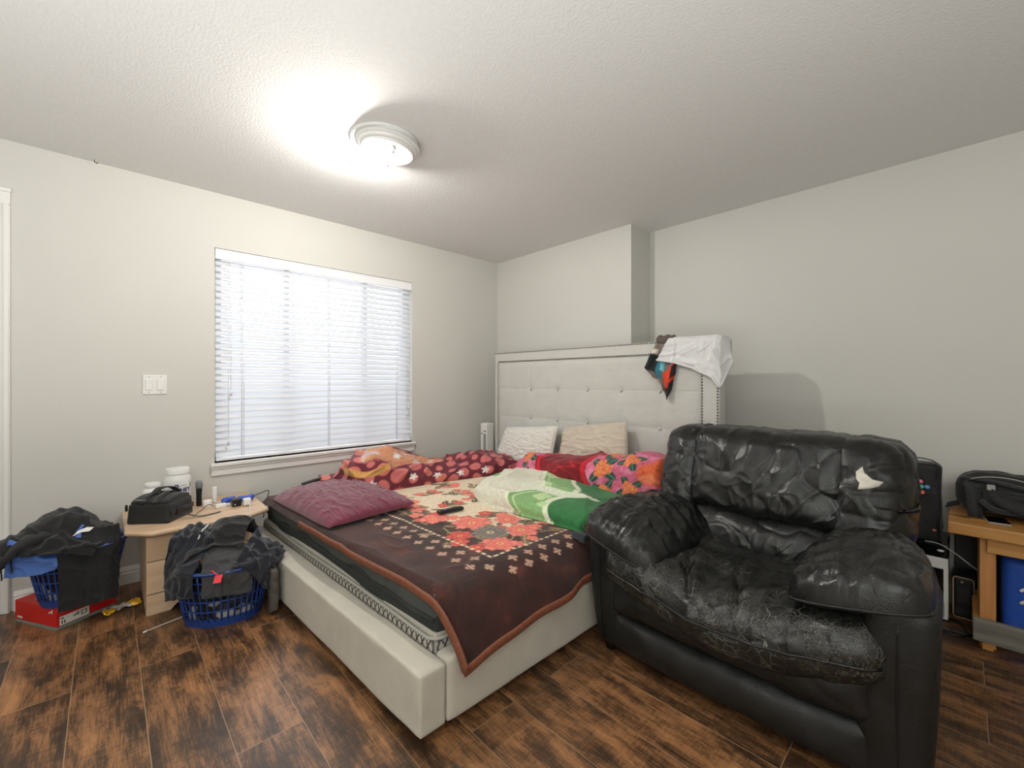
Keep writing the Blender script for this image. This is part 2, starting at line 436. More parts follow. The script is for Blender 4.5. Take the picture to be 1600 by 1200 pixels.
def cloth_obj(name, X, m, t=.004, sub=1, wr=0.0, ws=9, seed=0, **k):
    a, b = X.shape[:2]
    if wr:                                   # crumple wrinkles along the surface normal
        for _ in range(1):
            Y = np.repeat(np.repeat(X, 2, 0), 2, 1); i, j = (np.arange(2*a-1))/2, (np.arange(2*b-1))/2
            def up(A, x): lo = np.floor(x).astype(int); hi = np.minimum(lo+1, A.shape[0]-1); f = (x-lo).reshape(-1, *([1]*(A.ndim-1))); return A[lo]*(1-f)+A[hi]*f
            X = up(X, i); X = np.swapaxes(up(np.swapaxes(X, 0, 1), j), 0, 1); a, b = X.shape[:2]
        N = np.cross(np.gradient(X, axis=0), np.gradient(X, axis=1)); N /= np.maximum(np.linalg.norm(N, axis=2, keepdims=True), 1e-9)
        x, y, z = X[..., 0]*ws, X[..., 1]*ws, X[..., 2]*ws
        q = .5*pn(x*.7, y*.7, z*.7+seed)
        d = ridge(x+q, y*.6-q, z*.5+seed, 3)+.7*ridge(x*.8-y*1.3, y+q, z*1.2+seed+4, 4)+.35*fbm(x*1.5, y*1.5, z*1.5+seed, 2)
        X = X+N*(wr*(d-.4))[..., None]*np.where(N[..., 2:] < -.2, -1, 1)
    o = emit(name, X.reshape(-1, 3), gridF(a, b), m, **k)
    solid(o, t); 
    if sub: subd(o, sub)
    return o


# ================================================================== MATERIALS
M = {}
M['wall'] = mat('warm grey wall paint', '#cdccc6', .75, bump=(180, .12, .002), var=(1.2, .015))
M['ceil'] = mat('textured ceiling paint', '#e2e2e0', .85, bump=(95, .5, .004), var=(40, .02))
M['white'] = mat('white trim paint', '#e6e5e1', .4)
M['floor'] = floor_mat()
M['linen'] = mat('beige linen upholstery', '#bfb9ab', .9, var=(9, .06), weave=(420, .35), sheen=.2)
M['linen_g'] = mat('pale grey linen upholstery', '#c3c2bc', .9, var=(9, .03), weave=(420, .3), sheen=.2)
M['nail'] = mat('pewter nail', '#77746e', .3, metal=.9)
M['matt'] = mat('charcoal mattress cloth', '#4a4d4a', .9, var=(20, .12), weave=(300, .3))
M['matt_d'] = mat('dark mattress cloth', '#2f3231', .9, var=(20, .15))
M['piping'] = mat('pale grey piping', '#a9a79f', .8)
M['blk_cloth'] = mat('black cotton', '#131314', .92, var=(14, .3), bump=(240, .35, .002), sheen=.25)
M['blk_fleece'] = mat('black fleece', '#161718', .95, var=(18, .3), bump=(300, .5, .002), sheen=.15)
M['navy_cloth'] = mat('navy cotton', '#141822', .9, var=(14, .25), bump=(200, .3, .002), sheen=.25)
M['grey_cloth'] = mat('grey shorts cloth', '#3c3c3d', .9, var=(18, .2), bump=(240, .3, .002), sheen=.2)
M['blue_cloth'] = mat('blue shirt cloth', '#4a6db4', .8, var=(10, .12), bump=(160, .2, .002), sheen=.1)
M['wht_cloth'] = mat('white cotton', '#e4e4e4', .9, var=(12, .03), bump=(140, .15, .002), trans=.12)
M['blue_plastic'] = mat('blue basket plastic', '#1f3f86', .35, spec=.6)
M['attr'] = mat('printed plush', '#888888', .95, attr=True, var=(70, .14), bump=(170, .5, .003), sheen=.12)
M['attr_flat'] = mat('printed cloth', '#888888', .9, attr=True, bump=(160, .25, .002))
M['burg'] = mat('burgundy ribbed cloth', '#661c34', .9, var=(25, .18), bump=(120, .5, .003), sheen=.35)
M['pillow_w'] = mat('white quilted cotton', '#d6d3cb', .9, bump=(45, .7, .006), var=(10, .03))
M['pillow_b'] = mat('beige pillow cotton', '#c3b8a8', .9, bump=(60, .25, .003), var=(8, .04))
M['binding'] = mat('rust brown satin binding', '#7a4630', .6, var=(50, .2), bump=(160, .4, .002))
M['leather'] = leather_mat('black leather', rough=.30)
M['leather_w'] = leather_mat('worn black leather', worn=.8, rough=.32)
M['leather_m'] = leather_mat('matte black leather', rough=.48)
M['ns_wood'] = wood_mat('pale maple laminate', '#bf9f80', '#d2b698', 1, .8)
M['pine'] = wood_mat('varnished pine', '#a86f30', '#cf9a58', 0, .8, .4, .8)
M['pine_v'] = wood_mat('varnished pine upright', '#b5743a', '#d89d62', 2, .8, .45, .7)
M['grey_wood'] = wood_mat('weathered grey board', '#55524c', '#8b867c', 0, 1.2, .7)
M['blk_plastic'] = mat('black plastic', '#141414', .4)
M['blk_gloss'] = mat('glossy black plastic', '#0c0c0d', .12)
M['dk_grey'] = mat('dark grey plastic', '#3b3b3c', .5)
M['wht_plastic'] = mat('white plastic', '#e9e9e6', .35)
M['grey_plastic'] = mat('grey plastic', '#9a9a97', .4)
M['blk_nylon'] = mat('black nylon', '#101112', .7, var=(25, .25), bump=(400, .35, .001), sheen=.15)
M['blk_web'] = mat('black webbing', '#1a1b1d', .75, var=(20, .2), bump=(500, .4, .001), sheen=.1)
M['red_card'] = mat('red cardboard', '#c81d1a', .45, var=(12, .05))
M['teal_card'] = mat('grey green card', '#7d9089', .6)
M['paper'] = mat('white label paper', '#e4e2dc', .7)
M['ink'] = mat('black ink', '#1a1a1a', .7)
M['navy_ink'] = mat('navy ink', '#2a2a66', .6)
M['green_ink'] = mat('green ink', '#3c8a3c', .6)
M['foil'] = mat('silver foil wrapper', '#b8b8b4', .3, metal=.6, bump=(30, .8, .01))
M['yellow'] = mat('yellow wrapper print', '#d9a51c', .4)
M['red_tag'] = mat('coral red label cloth', '#e2404a', .7)
M['tear'] = mat('exposed pale lining', '#cfcabd', .95, bump=(90, .6, .004), var=(30, .12))
M['blue_bag'] = mat('blue bag cloth', '#2150b0', .65, var=(6, .15), bump=(30, .3, .004))
M['beige_trim'] = mat('beige heater trim', '#b39a78', .5)
M['glass'] = mat('window glass', '#ffffff', .0, trans=0)
gb = M['glass'].node_tree.nodes['Principled BSDF']; gb.inputs['Transmission Weight'].default_value = 1; gb.inputs['IOR'].default_value = 1.02
M['blind'] = mat('white blind slat', '#e4e6ea', .45, trans=.16)
M['blind_s'] = mat('white blind rail', '#eaebee', .4)
M['bulb'] = mat('lit bulb', '#ffffff', .3, emit=('#fffaf3', 1500))
M['pan'] = mat('white enamel lamp pan', '#dededb', .35)
M['clear'] = mat('clear plastic bag', '#77736c', .25, trans=.5)
M['carton'] = mat('beige carton', '#cfc9a8', .7)
M['orange_dot'] = mat('pink print', '#d06a8a', .5); M['green_dot'] = mat('green print', '#4ab58a', .5); M['blue_dot'] = mat('blue print', '#5a8ad0', .5); M['red_dot'] = mat('salmon print', '#e0705e', .5)
M['violet_btn'] = mat('violet button', '#5a4a9a', .4)

# ================================================================== ROOM SHELL
H = 2.44
XR, YF = 5.2, -4.9
WY0, WY1, WZ0, WZ1 = -2.492, -1.020, .655, 2.078      # window opening
def structure(name, shapes, m, smooth=False):
    mb = MB()
    for s in shapes: mb.add(*s)
    return mb.out(name, m, kind='structure', smooth=smooth)
T = .14
structure('floor', [box((-T, YF-T, -.05), (XR+T, .45, 0))], M['floor'])
structure('ceiling', [box((-T, YF-T, H), (XR+T, .45, H+.1))], M['ceil'])
structure('wall_left', [box((-T, YF-T, 0), (0, WY0, H)), box((-T, WY1, 0), (0, .45, H)), box((-T, WY0, 0), (0, WY1, WZ0)), box((-T, WY0, WZ1), (0, WY1, H))], M['wall'])
structure('wall_back', [box((0, .295, 0), (XR, .45, H)), box((0, 0, 0), (1.595, .295, H))], M['wall'])
structure('wall_right', [box((XR, YF-T, 0), (XR+T, .45, H))], M['wall'])
structure('wall_front', [box((0, YF-T, 0), (XR, YF, H))], M['wall'])
def base_profile(name, p0, p1, nrm):
    """baseboard run between two floor points, nrm = direction into the room"""
    p0, p1, n = np.array(p0, float), np.array(p1, float), np.array(nrm, float)
    pr = [(0, 0), (.016, 0), (.016, .062), (.011, .070), (.013, .078), (.007, .092), (.004, .1), (0, .1)]
    V = [np.array([*(p+n*a), z]) for p in (p0, p1) for a, z in pr]; k = len(pr)
    F = [(i, (i+1) % k, k+(i+1) % k, k+i) for i in range(k)]+[tuple(range(k))[::-1], tuple(range(k, 2*k))]
    return structure(name, [(V, F)], M['white'])
base_profile('baseboard_left', (0, -3.36), (0, 0), (1, 0))
base_profile('baseboard_back', (0, 0), (1.595, 0), (0, -1))
base_profile('baseboard_alcove', (1.595, .295), (XR, .295), (0, -1))
base_profile('baseboard_right', (XR, YF), (XR, .295), (-1, 0))
# door casing at the left edge: upright with two raised beads and a head
def casing():
    mb = MB()
    for a, b, d in ((-3.457, -3.372, .014), (-3.457, -3.44, .024), (-3.395, -3.376, .022), (-3.425, -3.405, .019)):
        mb.box((0, a, 0), (d, b, 2.1045), .003)
    mb.box((0, -4.35, 2.105), (.0145, -3.372, 2.19), .003); mb.box((.0, -4.35, 2.168), (.023, -3.368, 2.188), .003)
    return mb.out('trim_1', M['white'], kind='structure', smooth=False)
casing()
# the closed door itself, left of the casing, only just outside the frame
dm = MB(); dm.box((.0, -4.27, .01), (.008, -3.457, 2.105), .002)
for y0 in (-4.17, -3.82):
    for z0, z1 in ((.2, .9), (1.05, 1.95)): dm.box((.006, y0, z0), (.013, y0+.27, z1), .004)
dm.out('door_1', M['white'], kind='structure', smooth=False)

# window_1: jamb, frame with mullions, glass, sill and apron
wf = MB()
d0, d1 = -.125, -.085
wf.box((d0, WY0, WZ0), (d1, WY0+.05, WZ1)); wf.box((d0, WY1-.05, WZ0), (d1, WY1, WZ1)); wf.box((d0, WY0, WZ0), (d1, WY1, WZ0+.05)); wf.box((d0, WY0, WZ1-.05), (d1, WY1, WZ1))
for y in (-2.03, -1.42): wf.box((d0, y-.018, WZ0), (d1, y+.018, WZ1))
wfo = wf.out('window_1', M['white'], kind='structure', smooth=False)
emit('pane', *box((-.108, WY0+.05, WZ0+.05), (-.104, WY1-.05, WZ1-.05)), M['glass'], wfo, smooth=False)
sb = MB(); sb.box((-.085, WY0-.0, WZ0-.02), (.0, WY1, WZ0)); sb.box((0, WY0-.025, WZ0-.026), (.034, WY1+.02, WZ0-.002), .006)
sb.box((0, WY0-.02, WZ0-.045), (.022, WY1+.015, WZ0-.026), .005); sb.box((0, WY0-.02, WZ0-.085), (.014, WY1+.015, WZ0-.045), .003)
sb.out('sill', M['white'], wfo, smooth=False)

# ------------------------------------------------------------------ blind
bl = thing('window_blind', (-.02, (WY0+WY1)/2, WZ0), 'white horizontal slat blind lowered over the window', 'blind')
y0, y1 = WY0+.008, WY1-.008
mb = MB(); mb.box((-.06, y0, WZ1-.05), (-.015, y1, WZ1-.004)); mb.out('headrail', M['blind_s'], bl, smooth=False)
mb = MB(); mb.box((-.012, WY0+.003, WZ1-.072), (.002, WY1-.003, WZ1-.004), .003); mb.box((-.012, WY0+.003, WZ1-.016), (.006, WY1-.003, WZ1-.008), .002); mb.out('valance', M['blind_s'], bl, smooth=False)
mb = MB(); ns = 31; zt, zb = WZ1-.09, WZ0+.052
for i in range(ns):
    z = zt+(zb-zt)*i/(ns-1); a = math.radians(52); hw = .0255
    V = []
    for yy in (y0, y1):
        for k in range(5):
            s = -hw+2*hw*k/4; cv = .0022*(1-(s/hw)**2)
            for tt in (.0013, -.0013):
                V.append((-.03+s*math.cos(a)+(cv+tt)*math.sin(a), yy, z-s*math.sin(a)+(cv+tt)*math.cos(a)))
    F = []
    for k in range(4):
        F += [(2*k, 2*k+2, 12+2*k-0, 10+2*k), (2*k+1, 11+2*k, 13+2*k, 2*k+3)]
    F += [(0, 10, 11, 1), (8, 9, 19, 18)]
    mb.add(V, F)
mb.out('slats', M['blind'], bl, smooth=False)
mb = MB(); mb.box((-.055, y0, WZ0+.006), (-.008, y1, WZ0+.026), .004); mb.out('bottom_rail', M['blind_s'], bl, smooth=False)
for yy in (WY0+.155, (WY0+WY1)/2+.0, WY1-.155):
    mb = MB(); mb.tube([(-.004, yy, WZ1-.07), (-.003, yy, WZ0+.03)], .0022, 6); mb.tube([(-.004, yy+.012, WZ1-.07), (-.003, yy+.012, WZ0+.03)], .0015, 6); mb.out('ladder_cord', M['blind_s'], bl)
for yy, z1, z2 in ((WY0+.075, .80, 1.13), (WY1-.055, .92, .985)):
    mb = MB()
    mb.tube([(.004, yy, WZ1-.07), (.006, yy, z1)], .0014, 6); mb.tube([(.004, yy+.015, WZ1-.07), (.006, yy+.015, z2)], .0014, 6)
    cd = mb.out('lift_cord', M['blind_s'], bl)
    for q, (yq, zq) in enumerate(((yy, z1), (yy+.015, z2))):
        emit('tassel', *lathe((.006, yq, zq-.035), [(.003, .035), (.006, .025), (.008, 0), (.002, 0)], 12), M['blind_s'], cd)

# ------------------------------------------------------------------ switch plate
sw = thing('light_switch', (0, -2.795, 1.117), 'white double rocker light switch on the wall left of the window', 'light switch')
emit('plate', *box((0, -2.853, 1.114), (.006, -2.737, 1.232), .003), M['white'], sw, smooth=False)
for yy in (-2.823, -2.768):
    V, F = box((.005, yy-.0165, 1.14), (.010, yy+.0165, 1.206), .002); V[:, 0] += np.where(V[:, 2] > 1.17, .003, 0)*(V[:, 0] > .008)
    emit('rocker', V, F, M['wht_plastic'], sw, smooth=False)
for yy in (-2.823, -2.768):
    for z in (1.127, 1.219):
        Vl, Fl = lathe((0, 0, 0), [(.003, 0), (.003, .0012)], 8); emit('screw', np.stack([Vl[:, 2]+.0058, Vl[:, 0]+yy, Vl[:, 1]+z], 1), Fl, M['grey_plastic'], sw)

# ------------------------------------------------------------------ small hook in the ceiling edge
hk = MB(); hk.tube([(.035, -3.06, H+.002), (.035, -3.06, H-.012), (.04, -3.05, H-.02), (.044, -3.045, H-.012)], .002, 6)
hk.out('ceiling_hook', M['ink'], label='tiny dark hook in the ceiling above the light switch', cat='hook')

# ------------------------------------------------------------------ ceiling light (its glass shade is missing)
LC = np.array((1.335, -1.965, H))
lt = thing('ceiling_light', LC, 'round white ceiling light without its shade, bulb lit', 'ceiling light')
emit('backplate', *lathe(LC, [(.02, 0), (.168, 0), (.172, -.004), (.165, -.012), (.02, -.012)][::-1], 64), M['pan'], lt, angle=40)
def tilt(V, c, ax, ang):
    ax = np.array(ax, float)/np.linalg.norm(ax); K = np.array([[0, -ax[2], ax[1]], [ax[2], 0, -ax[0]], [-ax[1], ax[0], 0]])
    R = np.eye(3)+math.sin(ang)*K+(1-math.cos(ang))*(K@K); return (V-c)@R.T+c
rt = np.array([math.cos(.8111), math.sin(.8111), 0]); fwv = np.array([-math.sin(.8111), math.cos(.8111), 0])
V, F = lathe(LC, [(.150, .014), (.152, -.008), (.160, -.012), (.162, -.020), (.156, -.026), (.150, -.028), (.148, -.036), (.140, -.042), (.134, -.043), (.132, -.050), (.125, -.053), (.118, -.050), (.113, -.03), (.111, .014)], 72)
F = F[:-2]
V = tilt(V, LC+(0, 0, -.03), fwv, math.radians(5)) + rt*.018 + (0, 0, -.008)
emit('trim_ring', V, F, M['pan'], lt, angle=50)
BC = LC-rt*.035+fwv*.012+(0, 0, -.072)
for k, off in enumerate((rt*-.06+fwv*.0, rt*.03+fwv*.03)):
    c = LC+off+np.array((0, 0, -.014))
    V, F = lathe((0, 0, 0), [(.019, 0), (.02, -.012), (.016, -.03), (.013, -.034)][::-1], 20)
    emit('lamp_socket', V+c, F, M['dk_grey'], lt)
emit('bulb', *lathe(LC+rt*-.06+(0, 0, -.044), [(.004, -.062), (.018, -.058), (.028, -.044), (.03, -.03), (.024, -.014), (.014, 0)], 28), M['bulb'], lt)
mb = MB(); mb.tube([LC+rt*.012+(0, 0, -.012), LC+rt*.012+(0, 0, -.09), LC+rt*.014+(0, 0, -.125)], .0025, 8); mb.add(*lathe(LC+rt*.014+(0, 0, -.132), [(.002, 0), (.005, .002), (.005, .008), (.002, .01)], 10))
mb.out('threaded_stem', M['grey_plastic'], lt)

# ================================================================== BED
bx0, bx1, byf, byh = .26, 2.20, -2.285, -.30
bed = thing('bed', ((bx0+bx1)/2, -1.3, 0), 'wide low bed upholstered in beige linen with tall tufted headboard', 'bed')
def pad(name, a, b, r, n, m, parent, bulge=0, lump=.0):
    a, b = np.array(a, float), np.array(b, float); V, F = rbox((b-a)/2, r, n); V += (a+b)/2
    if lump: V += vnorm(V, F)*(lump*fbm(V[:, 0]*5, V[:, 1]*5, V[:, 2]*5, 3))[:, None]
    return emit(name, V, F, m, parent)
pad('footboard', (bx0-.05, byf, .035), (bx1, byf+.105, .245), .010, (70, 12, 18), M['linen'], bed, lump=.003)
pad('side_rail', (bx1-.07, byf+.107, .035), (bx1+.004, byh, .255), .014, (10, 60, 18), M['linen'], bed, lump=.002)
pad('side_rail', (bx0-.05, byf+.107, .035), (bx0+.02, byh, .25), .014, (8, 40, 12), M['linen'], bed)
emit('platform', *box((bx0, byf+.1, .12), (bx1-.07, byh, .231)), M['linen'], bed, smooth=False)
for fx in (bx0+.06, bx1-.1):
    for fy in (byf+.12, byh-.05): emit('foot', *lathe((fx, fy, 0), [(.022, 0), (.028, .05), (.028, .13)], 16), M['blk_plastic'], bed)
# headboard: border frame and tufted panel
hx0, hx1, hz, hy = .30, 2.38, 1.463, -.30
hb = MB(); bw = .092
hb.box((hx0, hy, .03), (hx0+.056, hy+.10, hz), .012); hb.box((hx1-.112, hy, .03), (hx1, hy+.10, hz), .012); hb.box((hx0+.05, hy, hz-bw), (hx1-.1, hy+.10, hz), .012)
hbo = hb.out('headboard_frame', M['linen_g'], bed, smooth=False)
px0, px1, pz0, pz1 = hx0+.056, hx1-.112, .2, hz-bw
nx, nz = 260, 150
U, W = np.meshgrid(np.linspace(px0, px1, nx), np.linspace(pz0, pz1, nz), indexing='ij')
cols = [.775, 1.083, 1.39, 1.69, 1.99]; colall = [.46]+cols
rows = [1.127, .872, .617, .362]
edge = np.minimum(np.minimum(U-px0, px1-U), np.minimum(W-pz0, pz1-W)); D = .016*np.clip(edge/.04, 0, 1)**.5
for r in rows: D = D-.003*np.exp(-((W-r)/.005)**2)-.003*np.exp(-((W-r)/.035)**2)
for c in cols: D = D-.0012*np.exp(-((U-c)/.005)**2)-.002*np.exp(-((U-c)/.035)**2)
for c in cols:
    for r in rows:
        q = np.hypot(U-c, W-r); D = D-.007*np.exp(-(q/.018)**2)-.004*np.exp(-(q/.05)**2)
D = D+.0015*fbm(U*14, W*14, 2, 3)
V = np.stack([U, hy+.012-D, W], -1).reshape(-1, 3); Fp = gridF(nx, nz)
emit('tufted_panel', V, Fp, M['linen_g'], bed)
emit('headboard_back', *box((hx0+.02, hy+.02, .05), (hx1-.02, hy+.098, hz-.02)), M['linen_g'], hbo, smooth=False)
for c in cols:
    for r in rows[:2]:
        emit('button', *rotx if False else (lambda L: (np.stack([L[0][:, 0]-c+c, -(L[0][:, 2]-r)+hy+.0, L[0][:, 1]+r], 1), L[1]))(lathe((c, 0, r), [(.003, .006), (.010, .003), (.012, 0), (.010, -.004)], 14)), M['linen_g'], bed)
def nails(name, pts, parent, r=.0062):
    mb = MB()
    pr = [(r, 0), (r*.8, .003), (r*.35, .0045)]
    for p in pts:
        Vl, Fl = lathe((0, 0, 0), pr, 8); mb.add(np.stack([Vl[:, 0], -Vl[:, 2], Vl[:, 1]], 1)+np.array(p), Fl)
    return setp(mb.out(name, M['nail'], parent), kind='stuff')
st = .0185
P = []
for x in np.arange(hx0+.01, hx1-.01, st): P += [(x, hy, hz-.008)]
for x in np.arange(hx0+.056, hx1-.1, st): P += [(x, hy, hz-bw+.006)]
for z in np.arange(.3, hz-bw, st): P += [(hx0+.05, hy, z), (hx1-.106, hy, z)]
for z in np.arange(.3, hz-.02, st): P += [(hx1-.012, hy, z)]
nails('nail_trim', P, hbo)
mb = MB()
for z in np.arange(.4, hz-.02, st):
    Vl, Fl = lathe((0, 0, 0), [(.0062, 0), (.005, .003), (.002, .0045)], 8)
    for y in (hy+.012,): mb.add(np.stack([-Vl[:, 2], Vl[:, 0], Vl[:, 1]], 1)+np.array((hx0, y, z)), Fl)
setp(mb.out('nail_trim', M['nail'], hbo), kind='stuff')

# ------------------------------------------------------------------ mattress
mx0, mx1, my0, my1, mz0, mz1 = .26, 2.125, -2.172, -.315, .232, .442
mt = thing('mattress', ((mx0+mx1)/2, (my0+my1)/2, mz0), 'thick charcoal mattress with lattice edged base on the bed frame', 'mattress')
V, F = rbox(((mx1-mx0)/2, (my1-my0)/2, .062), .04, (90, 60, 16)); V += ((mx0+mx1)/2, (my0+my1)/2, mz1-.062)
w = .006*np.sin(V[:, 0]*9)+.004*np.sin(V[:, 0]*21+1)
V[:, 1] += np.where(V[:, 1] < my0+.06, w, 0)
emit('upper_layer', V, F, M['matt'], mt)
xs = np.linspace(mx0+.01, mx1-.01, 80)
seam = np.stack([xs, np.full_like(xs, my0-.004)+.005*np.sin(xs*9), mz1-.095+.008*np.sin(xs*7+.6)], 1)
emit('seam', *tube(seam, .006, 8), M['matt_d'], mt)
V, F = rbox(((mx1-mx0)/2-.004, (my1-my0)/2-.004, .045), .02, (80, 50, 10)); V += ((mx0+mx1)/2, (my0+my1)/2, mz1-.120)
V[:, 1] += np.where(V[:, 1] < my0+.06, .005*np.sin(V[:, 0]*6+1), 0)
emit('lower_layer', V, F, M['matt_d'], mt)
# lattice strip on the foot side and right side
def lattice(name, p0, p1, nrm, z0, z1):
    p0, p1, nrm = np.array(p0, float), np.array(p1, float), np.array(nrm, float); L = np.linalg.norm(p1-p0); n = int(L/.004); nz_ = 14
    t, zz = np.meshgrid(np.linspace(0, 1, n), np.linspace(0, 1, nz_), indexing='ij')
    Pxy = p0+(p1-p0)*t[..., None]+nrm*(.006*np.sin(zz*PI))[..., None]
    V = np.concatenate([Pxy, (z0+(z1-z0)*zz)[..., None]], -1).reshape(-1, 3)
    s = t*L/.034; v = zz
    a = np.abs(((s+v*1.0) % 1)-.5); b = np.abs(((s-v*1.0) % 1)-.5); dark = np.maximum(sstep(.14, .08, a), sstep(.14, .08, b)); dark = np.maximum(dark, sstep(.1, .05, np.minimum(v, 1-v)))
    c = rgb('#b3ada2')*(1-dark[..., None])+rgb('#26282a')*dark[..., None]
    return emit(name, V, gridF(n, nz_), M['attr_flat'], mt, color=c.reshape(-1, 3))
lattice('lattice_band', (mx0, my0-.006), (mx1, my0-.006), (0, -1), mz0, mz0+.052)
lattice('lattice_band', (mx1+.004, my0), (mx1+.004, my1), (1, 0), mz0, mz0+.052)
pp = np.array([(mx0-.004, y, mz0+.056) for y in np.linspace(my1, my0+.03, 20)]+[(mx0+.002, my0+.006, mz0+.056)]+[(x, my0-.011, mz0+.056+.004*math.sin(x*5)) for x in np.linspace(mx0+.03, mx1-.03, 60)]+[(mx1, my0+.002, mz0+.056)]+[(mx1+.008, y, mz0+.056) for y in np.linspace(my0+.03, my1, 20)])
emit('piping', *tube(pp, .0065, 8), M['piping'], mt)
emit('base_layer', *box((mx0+.004, my0, mz0), (mx1, my1, mz0+.07), .004), M['linen'], mt, smooth=False)

# ------------------------------------------------------------------ painted pattern helpers
def mixc(C, m, c):
    m = np.clip(m, 0, 1)[:, None]; C[:] = C*(1-m)+np.asarray(c)*m
def flower(C, x, y, cx, cy, r, pal, k=5, rot=0.0, sq=1.0):
    q = np.hypot(x-cx, (y-cy)*sq) < r*1.25; 
    if not q.any(): return
    dx, dy = x[q]-cx, (y[q]-cy)*sq; rho = np.hypot(dx, dy)/r; th = np.arctan2(dy, dx)+rot
    sub = C[q].copy()
    for lay, (sc, ph) in enumerate(((1, 0), (.66, PI/k))):
        e = sc*(.70+.24*np.abs(np.cos((th+ph)*k/2))+.05*np.cos(th*k*3+cx*40))
        m = sstep(e+.03, e-.03, rho)
        tone = np.clip(.45+.75*rho/sc-.25*np.abs(np.sin(th*k*2.5)), 0, 1)[:, None]
        col = pal[1]*(1-tone)+pal[0]*tone
        edge = sstep(e-.10, e-.02, rho)[:, None]*.45
        col = col*(1-edge)+pal[2]*edge
        mixc(sub, m, col)
    vein = np.abs(np.sin(th*k*2.0+1.3)); mixc(sub, sstep(.14, .04, vein)*sstep(.2, .35, rho)*sstep(1.0, .6, rho)*.5, pal[2])
    mixc(sub, sstep(.20, .14, rho), pal[3]); mixc(sub, sstep(.10, .05, rho), pal[2])
    C[q] = sub
def leaf(C, x, y, cx, cy, L, ang, c, c2):
    dx, dy = x-cx, y-cy; u = (dx*math.cos(ang)+dy*math.sin(ang))/L; v = (-dx*math.sin(ang)+dy*math.cos(ang))/L
    m = sstep(.02, -.02, np.abs(v)-.24*np.sqrt(np.clip(u*(1-u)*4, 0, 1)))*(u > 0)*(u < 1)
    mixc(C, m, c); mixc(C, m*sstep(.05, .02, np.abs(v)), c2)

# ------------------------------------------------------------------ brown floral bedspread
prof = smooth_path([(2.045, .449), (2.095, .441), (2.142, .412), (2.178, .36), (2.207, .305), (2.228, .255), (2.240, .215)], 12)
flat = np.stack([np.linspace(.30, 2.045, 300, endpoint=False), np.full(300, .449)], 1)
PR = np.concatenate([flat, prof]); S = np.concatenate([[0], np.cumsum(np.hypot(*np.diff(PR, axis=0).T))])+.30
na = len(PR); nb = 330
hemz = lambda y: np.interp(y, [-2.2, -2.134, -1.945, -1.696, -1.435, -1.0], [.208, .215, .240, .267, .287, .30])
a_i = np.arange(na)
yfoot = np.interp(PR[:, 0], [.3, .58, 1.25, 1.6, 1.93, 2.06, 2.15, 2.24], [-2.2, -2.2, -2.205, -2.19, -2.178, -2.18, -2.165, -2.14])
t = np.linspace(0, 1, nb)
Y = yfoot[:, None]*(1-t)+(-.36)*t
Xg = np.repeat(PR[:, :1], nb, 1); Zg = np.repeat(PR[:, 1:], nb, 1)
k = np.clip((.449-Zg)/(.449-.215), 0, 1); Zg = .449-k*(.449-hemz(Y))
Xg = Xg-k*.024*sstep(-1.58, -1.42, Y)+k*(.006*np.sin(Y*11)+.004*np.sin(Y*23+1))
Zg = Zg+(1-k)*(.004*fbm(Xg*3, Y*3, 1, 3)+.006*ridge(Xg*2+.4*pn(Xg*3, Y*3, 4), Y*7, 3, 4)*sstep(-1.4, -1.9, Y))
df = Y-yfoot[:, None]; Zg = Zg-(1-k)*.028*sstep(.035, 0, df)
sx = np.repeat(S[:, None], nb, 1).ravel(); yy = Y.ravel()
C = np.tile(rgb('#371a15'), (na*nb, 1)); 
pile = fbm(sx*7, yy*7, 3, 4); C *= (1+.35*np.clip(pile, -1, 1))[:, None]; mixc(C, sstep(.25, .9, pile)*.35, rgb('#7a4030'))
bxR, byB = 2.03, -1.83                              # stitched border lines
inside = np.minimum(bxR-sx, yy-byB)
gi = inside+.05*fbm(sx*9, yy*9, 8, 3)
mixc(C, sstep(.15, .19, gi), rgb('#d8c6aa'))
sp_ = fbm(sx*50, yy*50, 5, 2); mixc(C, (sstep(.15, .19, gi))*(sp_ > .5)*.25, rgb('#b89a80'))
PINK = [rgb('#ea8a78'), rgb('#c83a34'), rgb('#8e2a28'), rgb('#e8c070')]
RED = [rgb('#d8584c'), rgb('#a82a26'), rgb('#6a1c1a'), rgb('#e0b060')]
GREY = [rgb('#8a8074'), rgb('#4c443c'), rgb('#2a2420'), rgb('#d8c8a0')]
CREAM = [rgb('#e6d8bc'), rgb('#c8b090'), rgb('#6a4a34'), rgb('#b08050')]
fr = np.random.default_rng(11)
def cluster(cx, cy, n, R, sizes=(.035, .06)):
    for _ in range(n*3):
        a_ = fr.uniform(0, 2*PI); d = R*math.sqrt(fr.uniform(0, 1)); leaf(C, sx, yy, cx+d*math.cos(a_), cy+d*math.sin(a_), fr.uniform(.05, .09), fr.uniform(0, 2*PI), rgb('#6a5a3c') if fr.random() < .6 else rgb('#3a2c1e'), rgb('#b8a070'))
    for _ in range(n):
        a_ = fr.uniform(0, 2*PI); d = R*math.sqrt(fr.uniform(0, 1)); flower(C, sx, yy, cx+d*math.cos(a_), cy+d*math.sin(a_), fr.uniform(*sizes), PINK if fr.random() < .65 else RED, 5, fr.uniform(0, 6))
for cx in np.arange(.75, 1.5, .16): cluster(cx, -1.70+fr.uniform(-.03, .03), 4, .10)
for cy in np.arange(-1.35, -.5, .17): cluster(1.9+fr.uniform(-.03, .03), cy, 4, .10)
cluster(1.74, -1.60, 18, .27, (.03, .05))
for cx, cy in ((.95, -1.42), (1.05, -1.27), (1.27, -1.48), (1.22, -1.27), (1.0, -1.05), (.85, -1.2), (1.35, -1.2), (1.15, -1.0), (1.4, -1.05)): cluster(cx, cy, 3, .07, (.03, .05))
